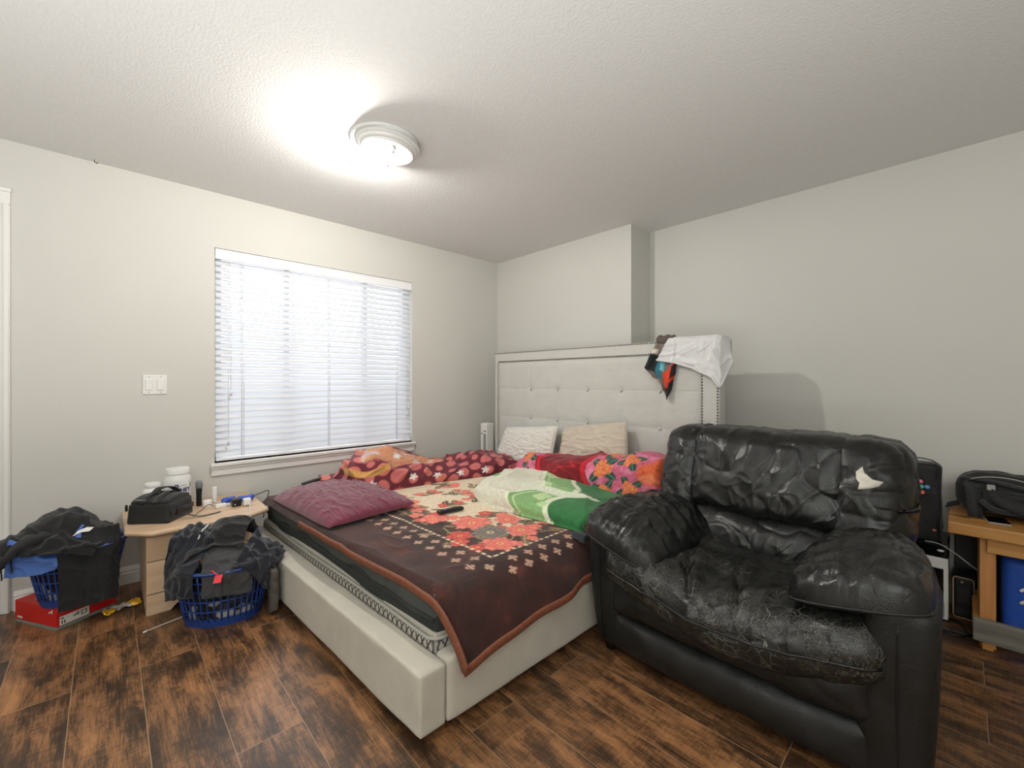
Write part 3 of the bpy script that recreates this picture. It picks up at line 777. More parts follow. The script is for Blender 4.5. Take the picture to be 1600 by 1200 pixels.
flower(C, sx, yy, 1.62, -1.60, .115, PINK, 6, .3); flower(C, sx, yy, 1.88, -1.50, .10, PINK, 5, 1.2); flower(C, sx, yy, 1.945, -1.70, .095, PINK, 5, .2); flower(C, sx, yy, 1.73, -1.76, .07, RED, 5, 2)
flower(C, sx, yy, 1.43, -1.70, .085, PINK, 5, .7); flower(C, sx, yy, 1.71, -1.43, .08, PINK, 6, 2.2); flower(C, sx, yy, 1.80, -1.63, .105, GREY, 12, .1)
flower(C, sx, yy, .80, -1.69, .08, PINK, 5, 0); flower(C, sx, yy, 1.10, -1.71, .07, PINK, 5, 1)
# dotted line and rows of little stitched crosses
dl = np.abs(inside); along = np.where(bxR-sx < yy-byB, yy, sx)
mixc(C, sstep(.009, .005, np.abs(inside-.012*np.sin(along*22)*0))*(np.abs((along*28) % 1-.5) < .32)*(inside > -.02), rgb('#d8c4a4'))
def cross_at(cx, cy, s=.027):
    dx, dy = np.abs(sx-cx), np.abs(yy-cy); q = (dx < s) & (dy < s)
    m = np.zeros_like(sx); a_, b_ = dx[q]/s, dy[q]/s
    mm = ((a_+b_) < .92)*((np.floor(a_*4)+np.floor(b_*4)) % 2 < 1.5)*(1-((np.abs(a_-b_) < .16)*(a_+b_ > .5)))
    m[q] = mm; mixc(C, m*.85, rgb('#cda890'))
for i in range(24):
    cross_at(bxR+.055-i*.092, byB-.058); cross_at(bxR+.055-i*.092-.045, byB-.058-.062)
    cross_at(bxR+.058, byB+.07+i*.092); cross_at(bxR+.058+.055, byB+.115+i*.092-.09)
V = np.stack([Xg, Y, Zg], -1).reshape(-1, 3)
bs = emit('bedspread', V, gridF(na, nb), M['attr'], label='dark brown plush bedspread with cream panel and coral flowers on bed', cat='blanket', color=C)
solid(bs, .008, -1)
hem = [V.reshape(na, nb, 3)[i, 0] for i in range(110, na, 4)]+[V.reshape(na, nb, 3)[-1, j] for j in range(0, nb-40, 4)]
hem = np.array(hem); hem[:, 2] += .002
emit('binding', *tube(hem, .01, 10, flat=(.008, .017)), M['binding'], bs)

# the foot of the bed stands slightly askew
def skew(o):
    org = ORG[o.name]
    if o.type == 'MESH':
        me = o.data; n = len(me.vertices); V = np.zeros(n*3); me.vertices.foreach_get('co', V); V = V.reshape(-1, 3)+org
        w = np.clip((-.3-V[:, 1])/1.9, 0, 1.05); V[:, 1] += .045*(V[:, 0]-2.17)*w
        me.vertices.foreach_set('co', (V-org).ravel()); me.update()
    for c in o.children: skew(c)
bpy.context.view_layer.update()
for o in (bed, mt, bs): skew(o)

# ------------------------------------------------------------------ bolster: a soft lying roll between a near and a far edge
def resample(P, n):
    P = smooth_path(P, 12); d = np.concatenate([[0], np.cumsum(np.linalg.norm(np.diff(P, axis=0), axis=1))])
    return np.stack([np.interp(np.linspace(0, d[-1], n), d, P[:, i]) for i in range(P.shape[1])], 1)
def bolster(near, far, Hs, base, ns=220, nphi=110, p=.6, end=(.06, .06), fold=None, skirt=.0):
    A, B = resample(near, ns), resample(far, ns); s = np.linspace(0, 1, ns); phi = np.linspace(-.12, PI+.12, nphi)
    Hh = np.interp(s, np.linspace(0, 1, len(Hs)), Hs); Hh = np.convolve(np.pad(Hh, 12, 'edge'), np.ones(25)/25, 'valid')
    tp = np.sqrt(np.clip(s/end[0], 0, 1)*(2-np.clip(s/end[0], 0, 1)))*np.sqrt(np.clip((1-s)/end[1], 0, 1)*(2-np.clip((1-s)/end[1], 0, 1))) if end else np.ones(ns)
    cx = np.cos(phi); cx = np.sign(cx)*np.abs(cx)**.75; sz = np.sign(np.sin(phi))*np.abs(np.sin(phi))**p
    k = .5-.5*cx
    ctr = (A+B)/2
    XY = ctr[:, None]+(A[:, None]*(1-k)[None, :, None]+B[:, None]*k[None, :, None]-ctr[:, None])*(.25+.75*tp)[:, None, None]
    Z = base+Hh[:, None]*tp[:, None]*np.maximum(sz, -.05)[None]
    V = np.concatenate([XY, Z[..., None]], -1)
    du, dv = np.gradient(V, axis=0), np.gradient(V, axis=1); N = np.cross(du, dv); L = np.linalg.norm(N, axis=2, keepdims=True); N /= np.maximum(L, 1e-9)
    if N[ns//2, nphi//2, 2] < 0: N = -N
    ls = np.linalg.norm(np.diff(ctr, axis=0), axis=1).sum()*s; lv = np.concatenate([np.zeros((ns, 1)), np.cumsum(np.linalg.norm(np.diff(V, axis=1), axis=2), 1)], 1)
    U = np.repeat(ls[:, None], nphi, 1); W = lv
    if fold is not None:
        d = fold(U, W, V)*np.clip(np.sin(phi)*3, .1, 1)[None]*np.clip(tp, .15, 1)[:, None]
        V = V+N*d[..., None]; V[..., 2] = np.maximum(V[..., 2], base-.004)
    F = gridF(ns, nphi)
    if np.cross(V[ns//2+1, nphi//2]-V[ns//2, nphi//2], V[ns//2, nphi//2+1]-V[ns//2, nphi//2])[2] < 0: F = F[:, ::-1]
    return V.reshape(-1, 3), F, U.ravel(), W.ravel()
def pillow(A, B, Cc, D, T, nrm, n=80, puff=.42, pinch=.05, wr=.006, seed=0, flatb=.5, fs=6, rnd=.10):
    """stuffed pillow between four corners, T = full thickness, nrm = the side that bulges"""
    A, B, Cc, D, nrm = [np.array(q, float) for q in (A, B, Cc, D, nrm)]; nrm = nrm/np.linalg.norm(nrm)
    u, v = np.meshgrid(np.linspace(-1, 1, n), np.linspace(-1, 1, n), indexing='ij')
    u2 = u*(1-pinch*(1-v**2))*np.sqrt(1-rnd*v**4); v2 = v*(1-pinch*(1-u**2))*np.sqrt(1-rnd*u**4); a, b = (u2+1)/2, (v2+1)/2
    P = ((1-a)*(1-b))[..., None]*A+(a*(1-b))[..., None]*B+(a*b)[..., None]*Cc+((1-a)*b)[..., None]*D
    h = (np.clip(1-u**2, 0, 1)*np.clip(1-v**2, 0, 1))**puff
    w = wr*(fbm(u*fs/2+seed, v*fs/2, seed, 4)+1.3*ridge(u*fs/3+.5*pn(u*2, v*2, seed), v*fs/1.5, seed, 3))*np.clip(h*3, 0, 1)
    top = P+nrm*(T*(1-flatb)*h+w)[..., None]; bot = P-nrm*(T*flatb*h)[..., None]
    F = gridF(n, n); V = np.concatenate([top.reshape(-1, 3), bot.reshape(-1, 3)])
    V, F2 = V, np.concatenate([F, F[:, ::-1]+n*n])
    du, dv = B-A, D-A
    if np.dot(np.cross(du, dv), nrm) < 0: F2 = F2[:, ::-1]
    return V, F2, np.concatenate([u.ravel()]*2), np.concatenate([v.ravel()]*2)

# burgundy cushion at the foot corner
V, F, u, v = pillow((.40, -2.265, .475), (1.27, -2.225, .475), (1.205, -1.68, .475), (.36, -1.72, .475), .10, (0, 0, 1), n=140, pinch=.035, puff=.4, wr=.0045, seed=2, flatb=.22, fs=9)
V[:, 2] += 0.0008*np.sin(v*95+6*pn(u*3, v*3, 1))*(V[:, 2] > .48)
dep = np.clip(-2.19-V[:, 1]-.0, 0, 1); V[:, 2] -= dep*.35
emit('cushion', V, F, M['burg'], label='flat burgundy ribbed pillow on the foot corner of the bed', cat='pillow')
# pillows against the headboard
V, F, u, v = pillow((.52, -.50, .47), (1.185, -.50, .47), (1.185, -.385, .845), (.555, -.385, .785), .15, (0, -1, .25), n=110, wr=.005, seed=5, fs=12)
emit('pillow', V, F, M['pillow_w'], label='white quilted pillow leaning on the left of the headboard', cat='pillow', group='pillows against the headboard')
V, F, u, v = pillow((1.235, -.50, .47), (1.90, -.50, .47), (1.80, -.385, .925), (1.225, -.385, .835), .15, (0, -1, .25), n=110, wr=.006, seed=9, fs=7)
emit('pillow', V, F, M['pillow_b'], label='plain beige pillow leaning tilted on the headboard', cat='pillow', group='pillows against the headboard')

# maroon polka dot blanket heaped along the window side
def pf(U, W, V):
    q = .5*pn(U*3, W*3, 7)
    return .022*fbm(U*4, W*4, 1, 3)+.032*ridge(U*3.2+q, W*3.4+.8*U, 3, 3)+.02*ridge(U*5-W*3+q, W*2.2, 6, 4)-.022
V, F, U, W = bolster([(.16, -1.90, 0), (.40, -1.90, 0), (.62, -1.80, 0), (.715, -1.64, 0), (.74, -1.41, 0), (.77, -1.14, 0), (.84, -.86, 0), (.98, -.50, 0)],
                     [(.10, -1.84, 0), (.12, -1.70, 0), (.14, -1.55, 0), (.15, -1.40, 0), (.18, -1.15, 0), (.26, -.88, 0), (.40, -.62, 0), (.66, -.42, 0)],
                     [.03, .05, .17, .25, .25, .19, .12, .10, .12, .14, .14, .11, .06], .452, 300, 130, .62, (.05, .07), pf) if False else bolster(
                     [(.16, -1.93), (.40, -1.90), (.62, -1.80), (.715, -1.64), (.74, -1.41), (.77, -1.14), (.84, -.86), (.98, -.50)],
                     [(.05, -1.86), (.08, -1.72), (.11, -1.57), (.13, -1.40), (.18, -1.15), (.26, -.88), (.40, -.62), (.66, -.42)],
                     [.03, .05, .15, .24, .25, .19, .13, .10, .12, .14, .14, .11, .06], .452, 300, 130, .62, (.05, .07), pf)
C = np.tile(rgb('#64202e'), (len(U), 1))
uu, ww = U+.03*pn(U*4, W*4, 2), W+.03*pn(U*4, W*4, 8)
gx = uu/.092; row = np.floor(gx); gy = ww/.105+.5*(row % 2); fx, fy = (gx-row-.5)*.092, (gy-np.floor(gy)-.5)*.105
rr = .036+.010*np.sin(row*5.3+np.floor(gy)*2.1)
d = np.hypot(fx, fy); dot = sstep(rr+.003, rr-.003, d); tone = pn(row*1.7+.3, np.floor(gy)*2.3+.2, 4)
mixc(C, dot, rgb('#bf6866')); mixc(C, dot*(tone > .15)*.8, rgb('#c76f5c'))
om = sstep(.0, .08, .25-np.hypot((U-.70)/1.45, (W-.36)/.75)+.07*fbm(U*7, W*7, 6, 3))
mixc(C, om, rgb('#c08462')); mixc(C, om*sstep(.1, .4, fbm(U*6, W*9, 9, 2))*.8, rgb('#cfa27e')); mixc(C, om*sstep(.25, .4, fbm(U*8+3, W*8, 12, 2))*.9, rgb('#c9b4b8'))
st_ = np.abs(W-.16-.25*(U-.40)-.05*np.sin(U*9)); mixc(C, sstep(.03, .018, st_)*(U < .62)*(U > .32), rgb('#cc9a5a'))
for cx, cy in ((.52, .06), (.78, .08), (.95, .07), (1.12, .06), (.66, .30), (1.3, .06)):
    q = np.hypot(U-cx, W-cy); th = np.arctan2(W-cy, U-cx); mixc(C, sstep(.003, -.003, q-.030*(.75+.25*np.cos(5*th+cx*9))), rgb('#ddd8d2'))
emit('polka_blanket', V, F, M['attr'], color=C, label='heaped maroon blanket with salmon dots and orange lining under window', cat='blanket')

# red and pink floral blanket bunched below the pillows
def rf(U, W, V): return .02*fbm(U*4, W*4, 21, 3)+.03*ridge(U*2.6+.4*pn(U*3, W*2, 22), W*2.4+U, 23, 3)-.015
redb = thing('floral_blanket', (1.6, -.55, .452), 'bunched crimson and pink floral blanket below the pillows', 'blanket')
V, F, U, W = bolster([(.84, -.60), (1.05, -.78), (1.35, -.84), (1.7, -.84), (2.0, -.80), (2.232, -.74)], [(.92, -.47), (1.1, -.46), (1.35, -.46), (1.7, -.47), (2.0, -.45), (2.235, -.43)],
                     [.05, .11, .21, .235, .24, .25, .27, .29, .30], .454, 300, 120, .6, (.07, .04), rf)
C = np.tile(rgb('#7a0e1c'), (len(U), 1)); mixc(C, sstep(.1, .7, fbm(U*8, W*8, 31, 3))*.7, rgb('#4a0810'))
sc_ = np.abs(pn(U*13+2*pn(U*5, W*5, 3), W*13, 33)); mixc(C, sstep(.05, .015, sc_)*.8, rgb('#c42a34'))
wv = U+.35*W+.05*np.sin(W*9)+.04*pn(U*5, W*5, 35)
for a, b in ((.40, .62), (1.04, 1.75)):
    m = sstep(a, a+.01, wv)*sstep(b, b-.01, wv); mixc(C, m, rgb('#c9627f')); mixc(C, m*sstep(.0, .5, fbm(U*10, W*10, 36, 3))*.7, rgb('#e093ad')); mixc(C, m*sstep(.04, .01, np.abs(pn(U*15, W*15, 37)))*.6, rgb('#8e1f3c'))
    for e in (a-.022, b+.022): mixc(C, sstep(.020, .012, np.abs(wv-e)), rgb('#c21c2a'))
m = sstep(1.40, 1.46, wv+.12*pn(U*6, W*6, 39)); mixc(C, m, rgb('#d9653c')); mixc(C, m*sstep(.05, .02, np.abs(pn(U*12, W*12, 40)))*.8, rgb('#a03420')); mixc(C, m*sstep(.1, .5, fbm(U*9, W*9, 46, 2))*.6, rgb('#e8906a'))
for cx, cy, r in ((.42, .22, .05), (.36, .34, .045), (.46, .08, .035), (1.03, .22, .055), (1.06, .36, .045), (1.06, .08, .045), (1.20, .12, .045), (1.18, .30, .045), (.95, .40, .03)):
    for q in range(4): leaf(C, U, W, cx, cy, r*1.9, q*1.6+cx*7, rgb('#2a4a40'), rgb('#5c8470'))
    for q in range(3): flower(C, U, W, cx+.5*r*math.cos(q*2.1), cy+.5*r*math.sin(q*2.1), r*.72, [rgb('#e8905a'), rgb('#d04a3c'), rgb('#902a2a'), rgb('#e0b060')], 5, cx*9+q)
emit('bunched_blanket', V, F, M['attr'], redb, color=C)
V, F, u, v = pillow((1.62, -1.28, .46), (2.20, -1.25, .46), (2.21, -.62, .462), (1.62, -.6, .462), .05, (0, 0, 1), n=70, puff=.25, wr=.008, seed=14, flatb=.1)
emit('folded_edge', V, F, mat('plain crimson plush', '#8c1428', .9, var=(30, .25), bump=(150, .5, .003), sheen=.3), redb)

# green and cream folded blanket
def gf(U, W, V): return .010*fbm(U*4, W*4, 41, 3)+.022*ridge(U*1.6+W*2.4+.5*pn(U*3, W*3, 42), W*1.4, 43, 3)-.012
V, F, U, W = bolster([(1.13, -1.17), (1.22, -1.28), (1.44, -1.365), (1.66, -1.36), (1.92, -1.335), (2.15, -1.33)],
                     [(.98, -.80), (1.08, -.68), (1.38, -.66), (1.72, -.68), (1.98, -.74), (2.17, -.86)],
                     [.06, .10, .115, .118, .115, .11, .10, .085, .07], .456, 300, 150, .42, (.09, .05), gf)
C = np.tile(rgb('#d2d0bc'), (len(U), 1))
bx_ = U+.30*(W-.4)*.9+.05*np.sin(W*13)+.03*pn(U*5, W*5, 44)
dg = sstep(.77, .776, bx_); band = sstep(.54, .546, bx_)*(1-dg)
mixc(C, band, rgb('#7fa66c')); mixc(C, dg, rgb('#2c6e3a'))
pl = fbm(U*6, W*6, 45, 3); mixc(C, dg*sstep(.1, .7, pl)*.5, rgb('#4f9460')); mixc(C, dg*sstep(-.1, -.7, pl)*.5, rgb('#174a26'))
mixc(C, sstep(.022, .014, np.abs(bx_-.77)), rgb('#d6dcc0')); mixc(C, sstep(.012, .006, np.abs(bx_-.54)), rgb('#e0e4cc')); mixc(C, sstep(.008, .004, np.abs(bx_-.58))*.8, rgb('#c6d8a8'))
for cx, cy, r in ((.72, .20, .045), (.62, .40, .045), (.78, .12, .028), (.52, .58, .045), (.67, .30, .03)):
    for q in range(4):
        dx, dy = U-cx-.6*r*math.cos(q*1.57+.4), W-cy-.6*r*math.sin(q*1.57+.4); mixc(C, band*sstep(r*.62, r*.52, np.hypot(dx, dy)), rgb('#b4cf98'))
tg = sstep(.042, .034, np.hypot(np.maximum(np.abs(U-.72-.0)-.22, 0), (W-.30-.06*(U-.7)-.02*np.sin(U*14)))); mixc(C, tg, rgb('#d4d8c2'))
tg2 = sstep(.10, .09, np.hypot((U-.12)/1.0, (W-.30)/.5)); mixc(C, tg2*.9, rgb('#5b9a52')); mixc(C, sstep(.05, .04, np.hypot(U-.01, (W-.25)*.4)), rgb('#a29a98'))
emit('green_blanket', V, F, M['attr'], color=C, label='folded green and cream plush blanket lying across the bed middle', cat='blanket')
# dark rolled sock-like cloth between green blanket and chair arm
V, F, U, W = bolster([(2.09, -1.385), (2.14, -1.40), (2.2, -1.41)], [(2.10, -1.345), (2.14, -1.35), (2.2, -1.36)], [.022, .03, .03], .447, 40, 30, .7, (.2, .1), None)
emit('dark_cloth', V, F, M['navy_cloth'], label='small dark rolled cloth tucked between the green blanket and chair', cat='cloth')
# dark strap showing behind the cushion
emit('dark_strap', *tube(smooth_path([(.22, -2.02, .47), (.27, -1.9, .50), (.33, -1.86, .485), (.40, -1.84, .47)], 8), .022, 10, flat=(.03, .014)), M['blk_cloth'], label='dark folded strap behind the burgundy pillow', cat='strap')

# remote control
rm = thing('remote_control', (1.405, -1.60, .456), 'small black remote control lying on the cream part of bedspread', 'remote')
ra = math.radians(82); rc = np.array((1.405, -1.60)); 
def R2(V, ang, c):
    V = V.copy(); q = V[:, :2]-c; V[:, :2] = np.stack([q[:, 0]*math.cos(ang)-q[:, 1]*math.sin(ang), q[:, 0]*math.sin(ang)+q[:, 1]*math.cos(ang)], 1)+c; return V
V, F = rbox((.078, .020, .009), .007, (16, 8, 6)); V += (*rc, .466); emit('case', R2(V, ra, rc), F, M['blk_plastic'], rm)
V, F = lathe((rc[0]-.03, rc[1], .4745), [(.011, 0), (.011, .0015), (.002, .002)], 20); emit('navigation_pad', R2(V, ra, rc), F, M['violet_btn'], rm)
for i in range(3):
    for j in (-1, 0, 1):
        V, F = lathe((rc[0]+.0+i*.018, rc[1]+j*.011, .4745), [(.003, 0), (.003, .0012)], 10); emit('button', R2(V, ra, rc), F, M['dk_grey'], rm)

# white tower device and carton in the corner
tw = thing('tower_fan', (.17, -.27, 0), 'slim white tower appliance in the corner beside the headboard', 'tower fan')
V, F = rbox((.046, .05, .39), .012, (10, 10, 40)); emit('housing', V+(.165, -.28, .392), F, M['wht_plastic'], tw)
emit('grille', *box((.168, -.333, .3), (.206, -.328, .68), .002), M['grey_plastic'], tw, smooth=False)
mb = MB(); Vl, Fl = lathe((0, 0, 0), [(.007, 0), (.007, .003)], 14); mb.add(np.stack([Vl[:, 0], -Vl[:, 2], Vl[:, 1]], 1)+np.array((.146, -.330, .68)), Fl); mb.out('power_button', M['ink'], tw)
emit('display_slot', *box((.172, -.333, .70), (.204, -.329, .708)), M['dk_grey'], tw, smooth=False)
cb = MB(); cb.box((.19, -.20, 0), (.27, -.06, .83), .004); cb.out('carton', M['carton'], label='tall narrow beige carton behind the white tower appliance', cat='box', smooth=False)

# ================================================================== ARMCHAIR
ch = thing('armchair', (2.8, -.95, 0), 'large black leather armchair with worn creased seat beside the bed', 'armchair')
def cushion(name, a, b, r, n, m, fn=None, wr=(.006, 5, 0), creases=0.0, cs=(4, 4), parent=None):
    a, b = np.array(a, float), np.array(b, float); h = (b-a)/2; V, F = rbox(h, r, n); L = V/h
    c = (a+b)/2
    if fn is not None: V = V+fn(L, V+c)
    V = V+c; N = vnorm(V, F)
    d = wr[0]*fbm(V[:, 0]*wr[1], V[:, 1]*wr[1], V[:, 2]*wr[1]+wr[2], 3)
    if creases:
        q = .35*pn(V[:, 0]*5, V[:, 1]*5, V[:, 2]*5+3+wr[2])
        d = d-creases*ridge(V[:, 0]*cs[0]+q, V[:, 1]*cs[1]-q, V[:, 2]*cs[1]+q+wr[2], 5)+creases*.6*ridge(V[:, 0]*cs[0]*1.7-q, V[:, 1]*cs[1]*.7+q, V[:, 2]*cs[1]*1.5+5+wr[2], 4)
    V = V+N*d[:, None]
    return emit(name, V, F, m, parent or ch), V, F
ZV = lambda n: np.zeros((n, 3))
def off(n, x=0, y=0, z=0):
    o = np.zeros((n, 3)); o[:, 0] = x; o[:, 1] = y; o[:, 2] = z; return o
# base: inner front panels, side panels, back shell
def basefn(L, P): return off(len(L), y=-.035*(1-L[:, 0]**4)*np.where(L[:, 1] < 0, 1, 0)*np.clip(1-(L[:, 2])**2, 0, 1))
cushion('front_panel', (2.345, -1.44, .195), (3.235, -1.10, .37), .045, (60, 16, 20), M['leather_m'], basefn, (.006, 4, 1), .006)
cushion('front_panel', (2.345, -1.43, .035), (3.235, -1.10, .205), .04, (60, 16, 20), M['leather_m'], basefn, (.005, 4, 2), .003)
for x0, x1, sg in ((2.25, 2.39, -1), (3.185, 3.345, 1)):
    def pf2(L, P, sg=sg): return off(len(L), x=sg*(.012*np.clip(L[:, 2], -1, 1)+.010*(1-L[:, 2]**2)*np.clip(sg*L[:, 0], 0, 1)), y=-.014*(1-L[:, 2]**2)*(L[:, 1] < 0)-.012*L[:, 2]*(L[:, 1] < -.5), z=-.15*np.clip(L[:, 1]+.5, 0, 1.5)/1.5*np.clip(L[:, 2]+.2, 0, 1))-off(len(L), x=sg*.035*np.clip(L[:, 1]+.3, 0, 1.3)/1.3)
    cushion('side_panel', (x0, -1.43, .035), (x1, -.50, .585), .045, (12, 50, 40), M['leather_m'], pf2, (.005, 4, 3+sg), .002)
    xs_ = (x0+x1)/2+sg*.012
    sm = np.array([(xs_, -1.448+.012, z) for z in np.linspace(.06, .52, 24)]); sm[:, 1] -= .014*(1-((sm[:, 2]-.31)/.275)**2)+.012*(sm[:, 2]-.31)/.275-.003
    emit('seam', *tube(sm, .0022, 6), M['blk_plastic'], ch)
cushion('back_shell', (2.30, -.72, .04), (3.258, -.49, .89), .07, (50, 16, 50), M['leather_m'], lambda L, P: off(len(L), y=.05*np.clip(L[:, 2], -1, 1)), (.005, 4, 4), .003)
for fx in (2.31, 3.27):
    for fy in (-1.36, -.56): emit('foot', *lathe((fx, fy, 0), [(.025, 0), (.03, .06)], 16), M['blk_plastic'], ch)
# seat
def seatfn(L, P):
    u = L[:, 0]; x, y = P[:, 0], P[:, 1]
    sag = -.075*np.exp(-((x-2.83)/.30)**2)*np.clip((1.4+L[:, 1]*-.6), .6, 1.6)*.8
    dome = .020*(1-u**2)*(1-L[:, 1]**2)*(L[:, 2] > 0)
    fr_ = -.045*(1-np.abs(u)**2.4)*np.clip(-L[:, 1], 0, 1)
    tw_ = .0*u
    return off(len(L), y=fr_, z=sag+dome+tw_+.02*np.clip(-L[:, 1]-.75, 0, 1)*-1)
def crease_d(P, pts):
    d = np.full(len(P), 9.0)
    for (x0, y0), (x1, y1) in zip(pts[:-1], pts[1:]):
        vx, vy = x1-x0, y1-y0; t = np.clip(((P[:, 0]-x0)*vx+(P[:, 1]-y0)*vy)/(vx*vx+vy*vy), 0, 1)
        d = np.minimum(d, np.hypot(P[:, 0]-x0-t*vx, P[:, 1]-y0-t*vy))
    return d
def seatfn2(L, P):
    o = seatfn(L, P); top = (L[:, 2] > -.3)
    for pts in ([(2.83, -.80), (2.80, -.98), (2.77, -1.10), (2.80, -1.24), (2.86, -1.36), (2.87, -1.46)], [(3.2, -1.15), (3.02, -1.25), (2.90, -1.34), (2.80, -1.43)], [(2.45, -1.05), (2.52, -1.22), (2.50, -1.36), (2.55, -1.46)], [(2.62, -1.0), (2.60, -1.18), (2.66, -1.34), (2.72, -1.44)]):
        d = crease_d(P, pts)+.008*pn(P[:, 0]*20, P[:, 1]*20, 3); o[:, 2] += top*(-.012*np.exp(-(d/.010)**2)+.006*np.exp(-((d-.03)/.022)**2))
    th = np.arctan2(P[:, 0]-2.82, -(P[:, 1]+.75)); fan = ridge(th*5.5+.3*pn(P[:, 0]*9, P[:, 1]*9, 2), P[:, 1]*1.5, 7, 3)
    o[:, 2] += top*.011*fan*sstep(.25, -.5, L[:, 1]); o[:, 1] -= .008*fan*sstep(-.5, -.9, L[:, 1])
    return o
seat_o, sV, sF = cushion('seat_cushion', (2.315, -1.475, .335), (3.275, -.80, .515), .088, (170, 120, 34), M['leather_w'], seatfn2, (.004, 5, 5), .006, (4.2, 6))
bvh = BVHTree.FromPolygons([tuple(v) for v in sV], [tuple(int(i) for i in f) for f in sF])
pts = []
for t_ in np.linspace(0, 1, 60):
    x = 2.345+.9*t_; z0 = .405-.06*math.exp(-((x-2.83)/.30)**2)*1.0
    h_ = bvh.ray_cast(Vector((x, -2.2, z0)), Vector((0, 1, 0)))
    if h_[0]: pts.append(tuple(h_[0]))
emit('seat_piping', *tube(pts, .0045, 8), M['leather'], ch)
# backrest: lumbar roll, centre panel, side pads
def tiltb(L, P): return off(len(L), y=(P[:, 2]-.45)*.30)
def backfn(L, P):
    o = tiltb(L, P)
    th = np.arctan2(P[:, 0]-2.76, P[:, 2]-.30); fr_ = ridge(th*5+.35*pn(P[:, 0]*8, P[:, 2]*8, 4), np.hypot(P[:, 0]-2.76, P[:, 2]-.3)*3, 9, 4)+.6*ridge(P[:, 0]*4+P[:, 2]*5, P[:, 0]*7-P[:, 2]*6, 11, 5); o[:, 1] -= .005*fr_*(L[:, 1] < .2); o[:, 1] -= .035*(1-L[:, 0]**2)*(1-L[:, 2]**2)*(L[:, 1] < 0)
    return o
cushion('lumbar_pad', (2.455, -.965, .39), (3.055, -.75, .60), .075, (110, 30, 40), M['leather'], backfn, (.004, 6, 6), .007, (6, 7))
cushion('back_cushion', (2.425, -.955, .565), (3.10, -.68, .962), .075, (120, 40, 80), M['leather'], backfn, (.004, 6, 7), .006, (5, 6))
def wl(L, P):
    o = backfn(L, P); o[:, 2] -= .03*np.clip(-L[:, 0], 0, 1)*(L[:, 2] > 0); o[:, 0] -= .0*np.clip(-L[:, 0], 0, 1)*(1-L[:, 2]**2); o[:, 1] += .04*np.clip(-L[:, 0], 0, 1)**2; return o
def wr_(L, P):
    o = backfn(L, P); o[:, 2] -= .025*np.clip(L[:, 0], 0, 1)*(L[:, 2] > 0); o[:, 0] += .02*np.clip(L[:, 0], 0, 1)*(1-L[:, 2]**2); o[:, 1] += .04*np.clip(L[:, 0], 0, 1)**2; return o
cushion('side_pad', (2.262, -.943, .47), (2.50, -.66, .958), .07, (30, 36, 60), M['leather'], wl, (.004, 6, 8), .008, (6, 7))
wo, wV, wF = cushion('side_pad', (3.01, -.945, .47), (3.262, -.66, .957), .07, (34, 36, 60), M['leather'], wr_, (.004, 6, 9), .008, (6, 7))
bvw = BVHTree.FromPolygons([tuple(v) for v in wV], [tuple(int(i) for i in f) for f in wF])
def on_wing(px, pz, lift=.003):
    h_ = bvw.ray_cast(Vector((px, -2, pz)), Vector((0, 1, 0))); return np.array(h_[0])+np.array(h_[1])*0+np.array((0, -lift, 0))
tear_pts = [(3.108, .835), (3.128, .858), (3.134, .835), (3.160, .815), (3.192, .808), (3.178, .79), (3.150, .780), (3.118, .772), (3.122, .795), (3.110, .81)]
ctr_ = np.mean(tear_pts, 0); ring = resample(np.array(tear_pts+[tear_pts[0]]), 60)[:-1] if False else np.array([p for i in range(len(tear_pts)) for p in (np.array(tear_pts[i])*(1-k/6)+np.array(tear_pts[(i+1) % len(tear_pts)])*k/6 for k in range(6))])
Vt = [on_wing(*ctr_, .005)]; nr = 6
for q in range(1, nr+1):
    for p in ring: pp_ = ctr_+(p-ctr_)*q/nr; Vt.append(on_wing(pp_[0], pp_[1], .005 if q < nr else .0005))
m_ = len(ring); Ft = [(0, 1+i, 1+(i+1) % m_) for i in range(m_)]
for q in range(nr-1):
    for i in range(m_): a_ = 1+q*m_+i; b_ = 1+q*m_+(i+1) % m_; Ft.append((a_, a_+m_, b_+m_, b_))
emit('torn_patch', Vt, Ft, M['tear'], ch, label='torn patch with pale lining')
# arm pads: domed pillows closing on a flat welted edge
def armpad(A, B, Cc, D, T, seed):
    V, F, u, v = pillow(A, B, Cc, D, T, (0, 0, 1), n=110, puff=.33, pinch=-.02, wr=.008, seed=seed, flatb=.12, fs=7, rnd=.20)
    q = .3*pn(V[:, 0]*6, V[:, 1]*6, seed)
    h = np.clip((1-u**2)*(1-v**2)*3, 0, 1)
    V[:, 2] -= h*(.012*ridge(V[:, 0]*3+q, V[:, 1]*7-q, seed, 4)+.010*sstep(-.55, -.95, v)*ridge(V[:, 0]*16+q, V[:, 1]*2, seed+3, 3))
    o = emit('arm_pad', V, F, M['leather'], ch)
    n = 110; top = V[:n*n].reshape(n, n, 3); e = np.concatenate([top[:, 0], top[-1, 1:], top[::-1, -1][1:], top[0, ::-1][1:-1]])
    emit('welt', *tube(e[::2], .0045, 8, True), M['leather_m'], ch)
armpad((2.18, -1.46, .532), (2.595, -1.50, .44), (2.60, -.74, .44), (2.22, -.72, .50), .172, 3)
armpad((3.0, -1.48, .51), (3.365, -1.47, .585), (3.30, -.74, .49), (2.99, -.76, .45), .18, 8)

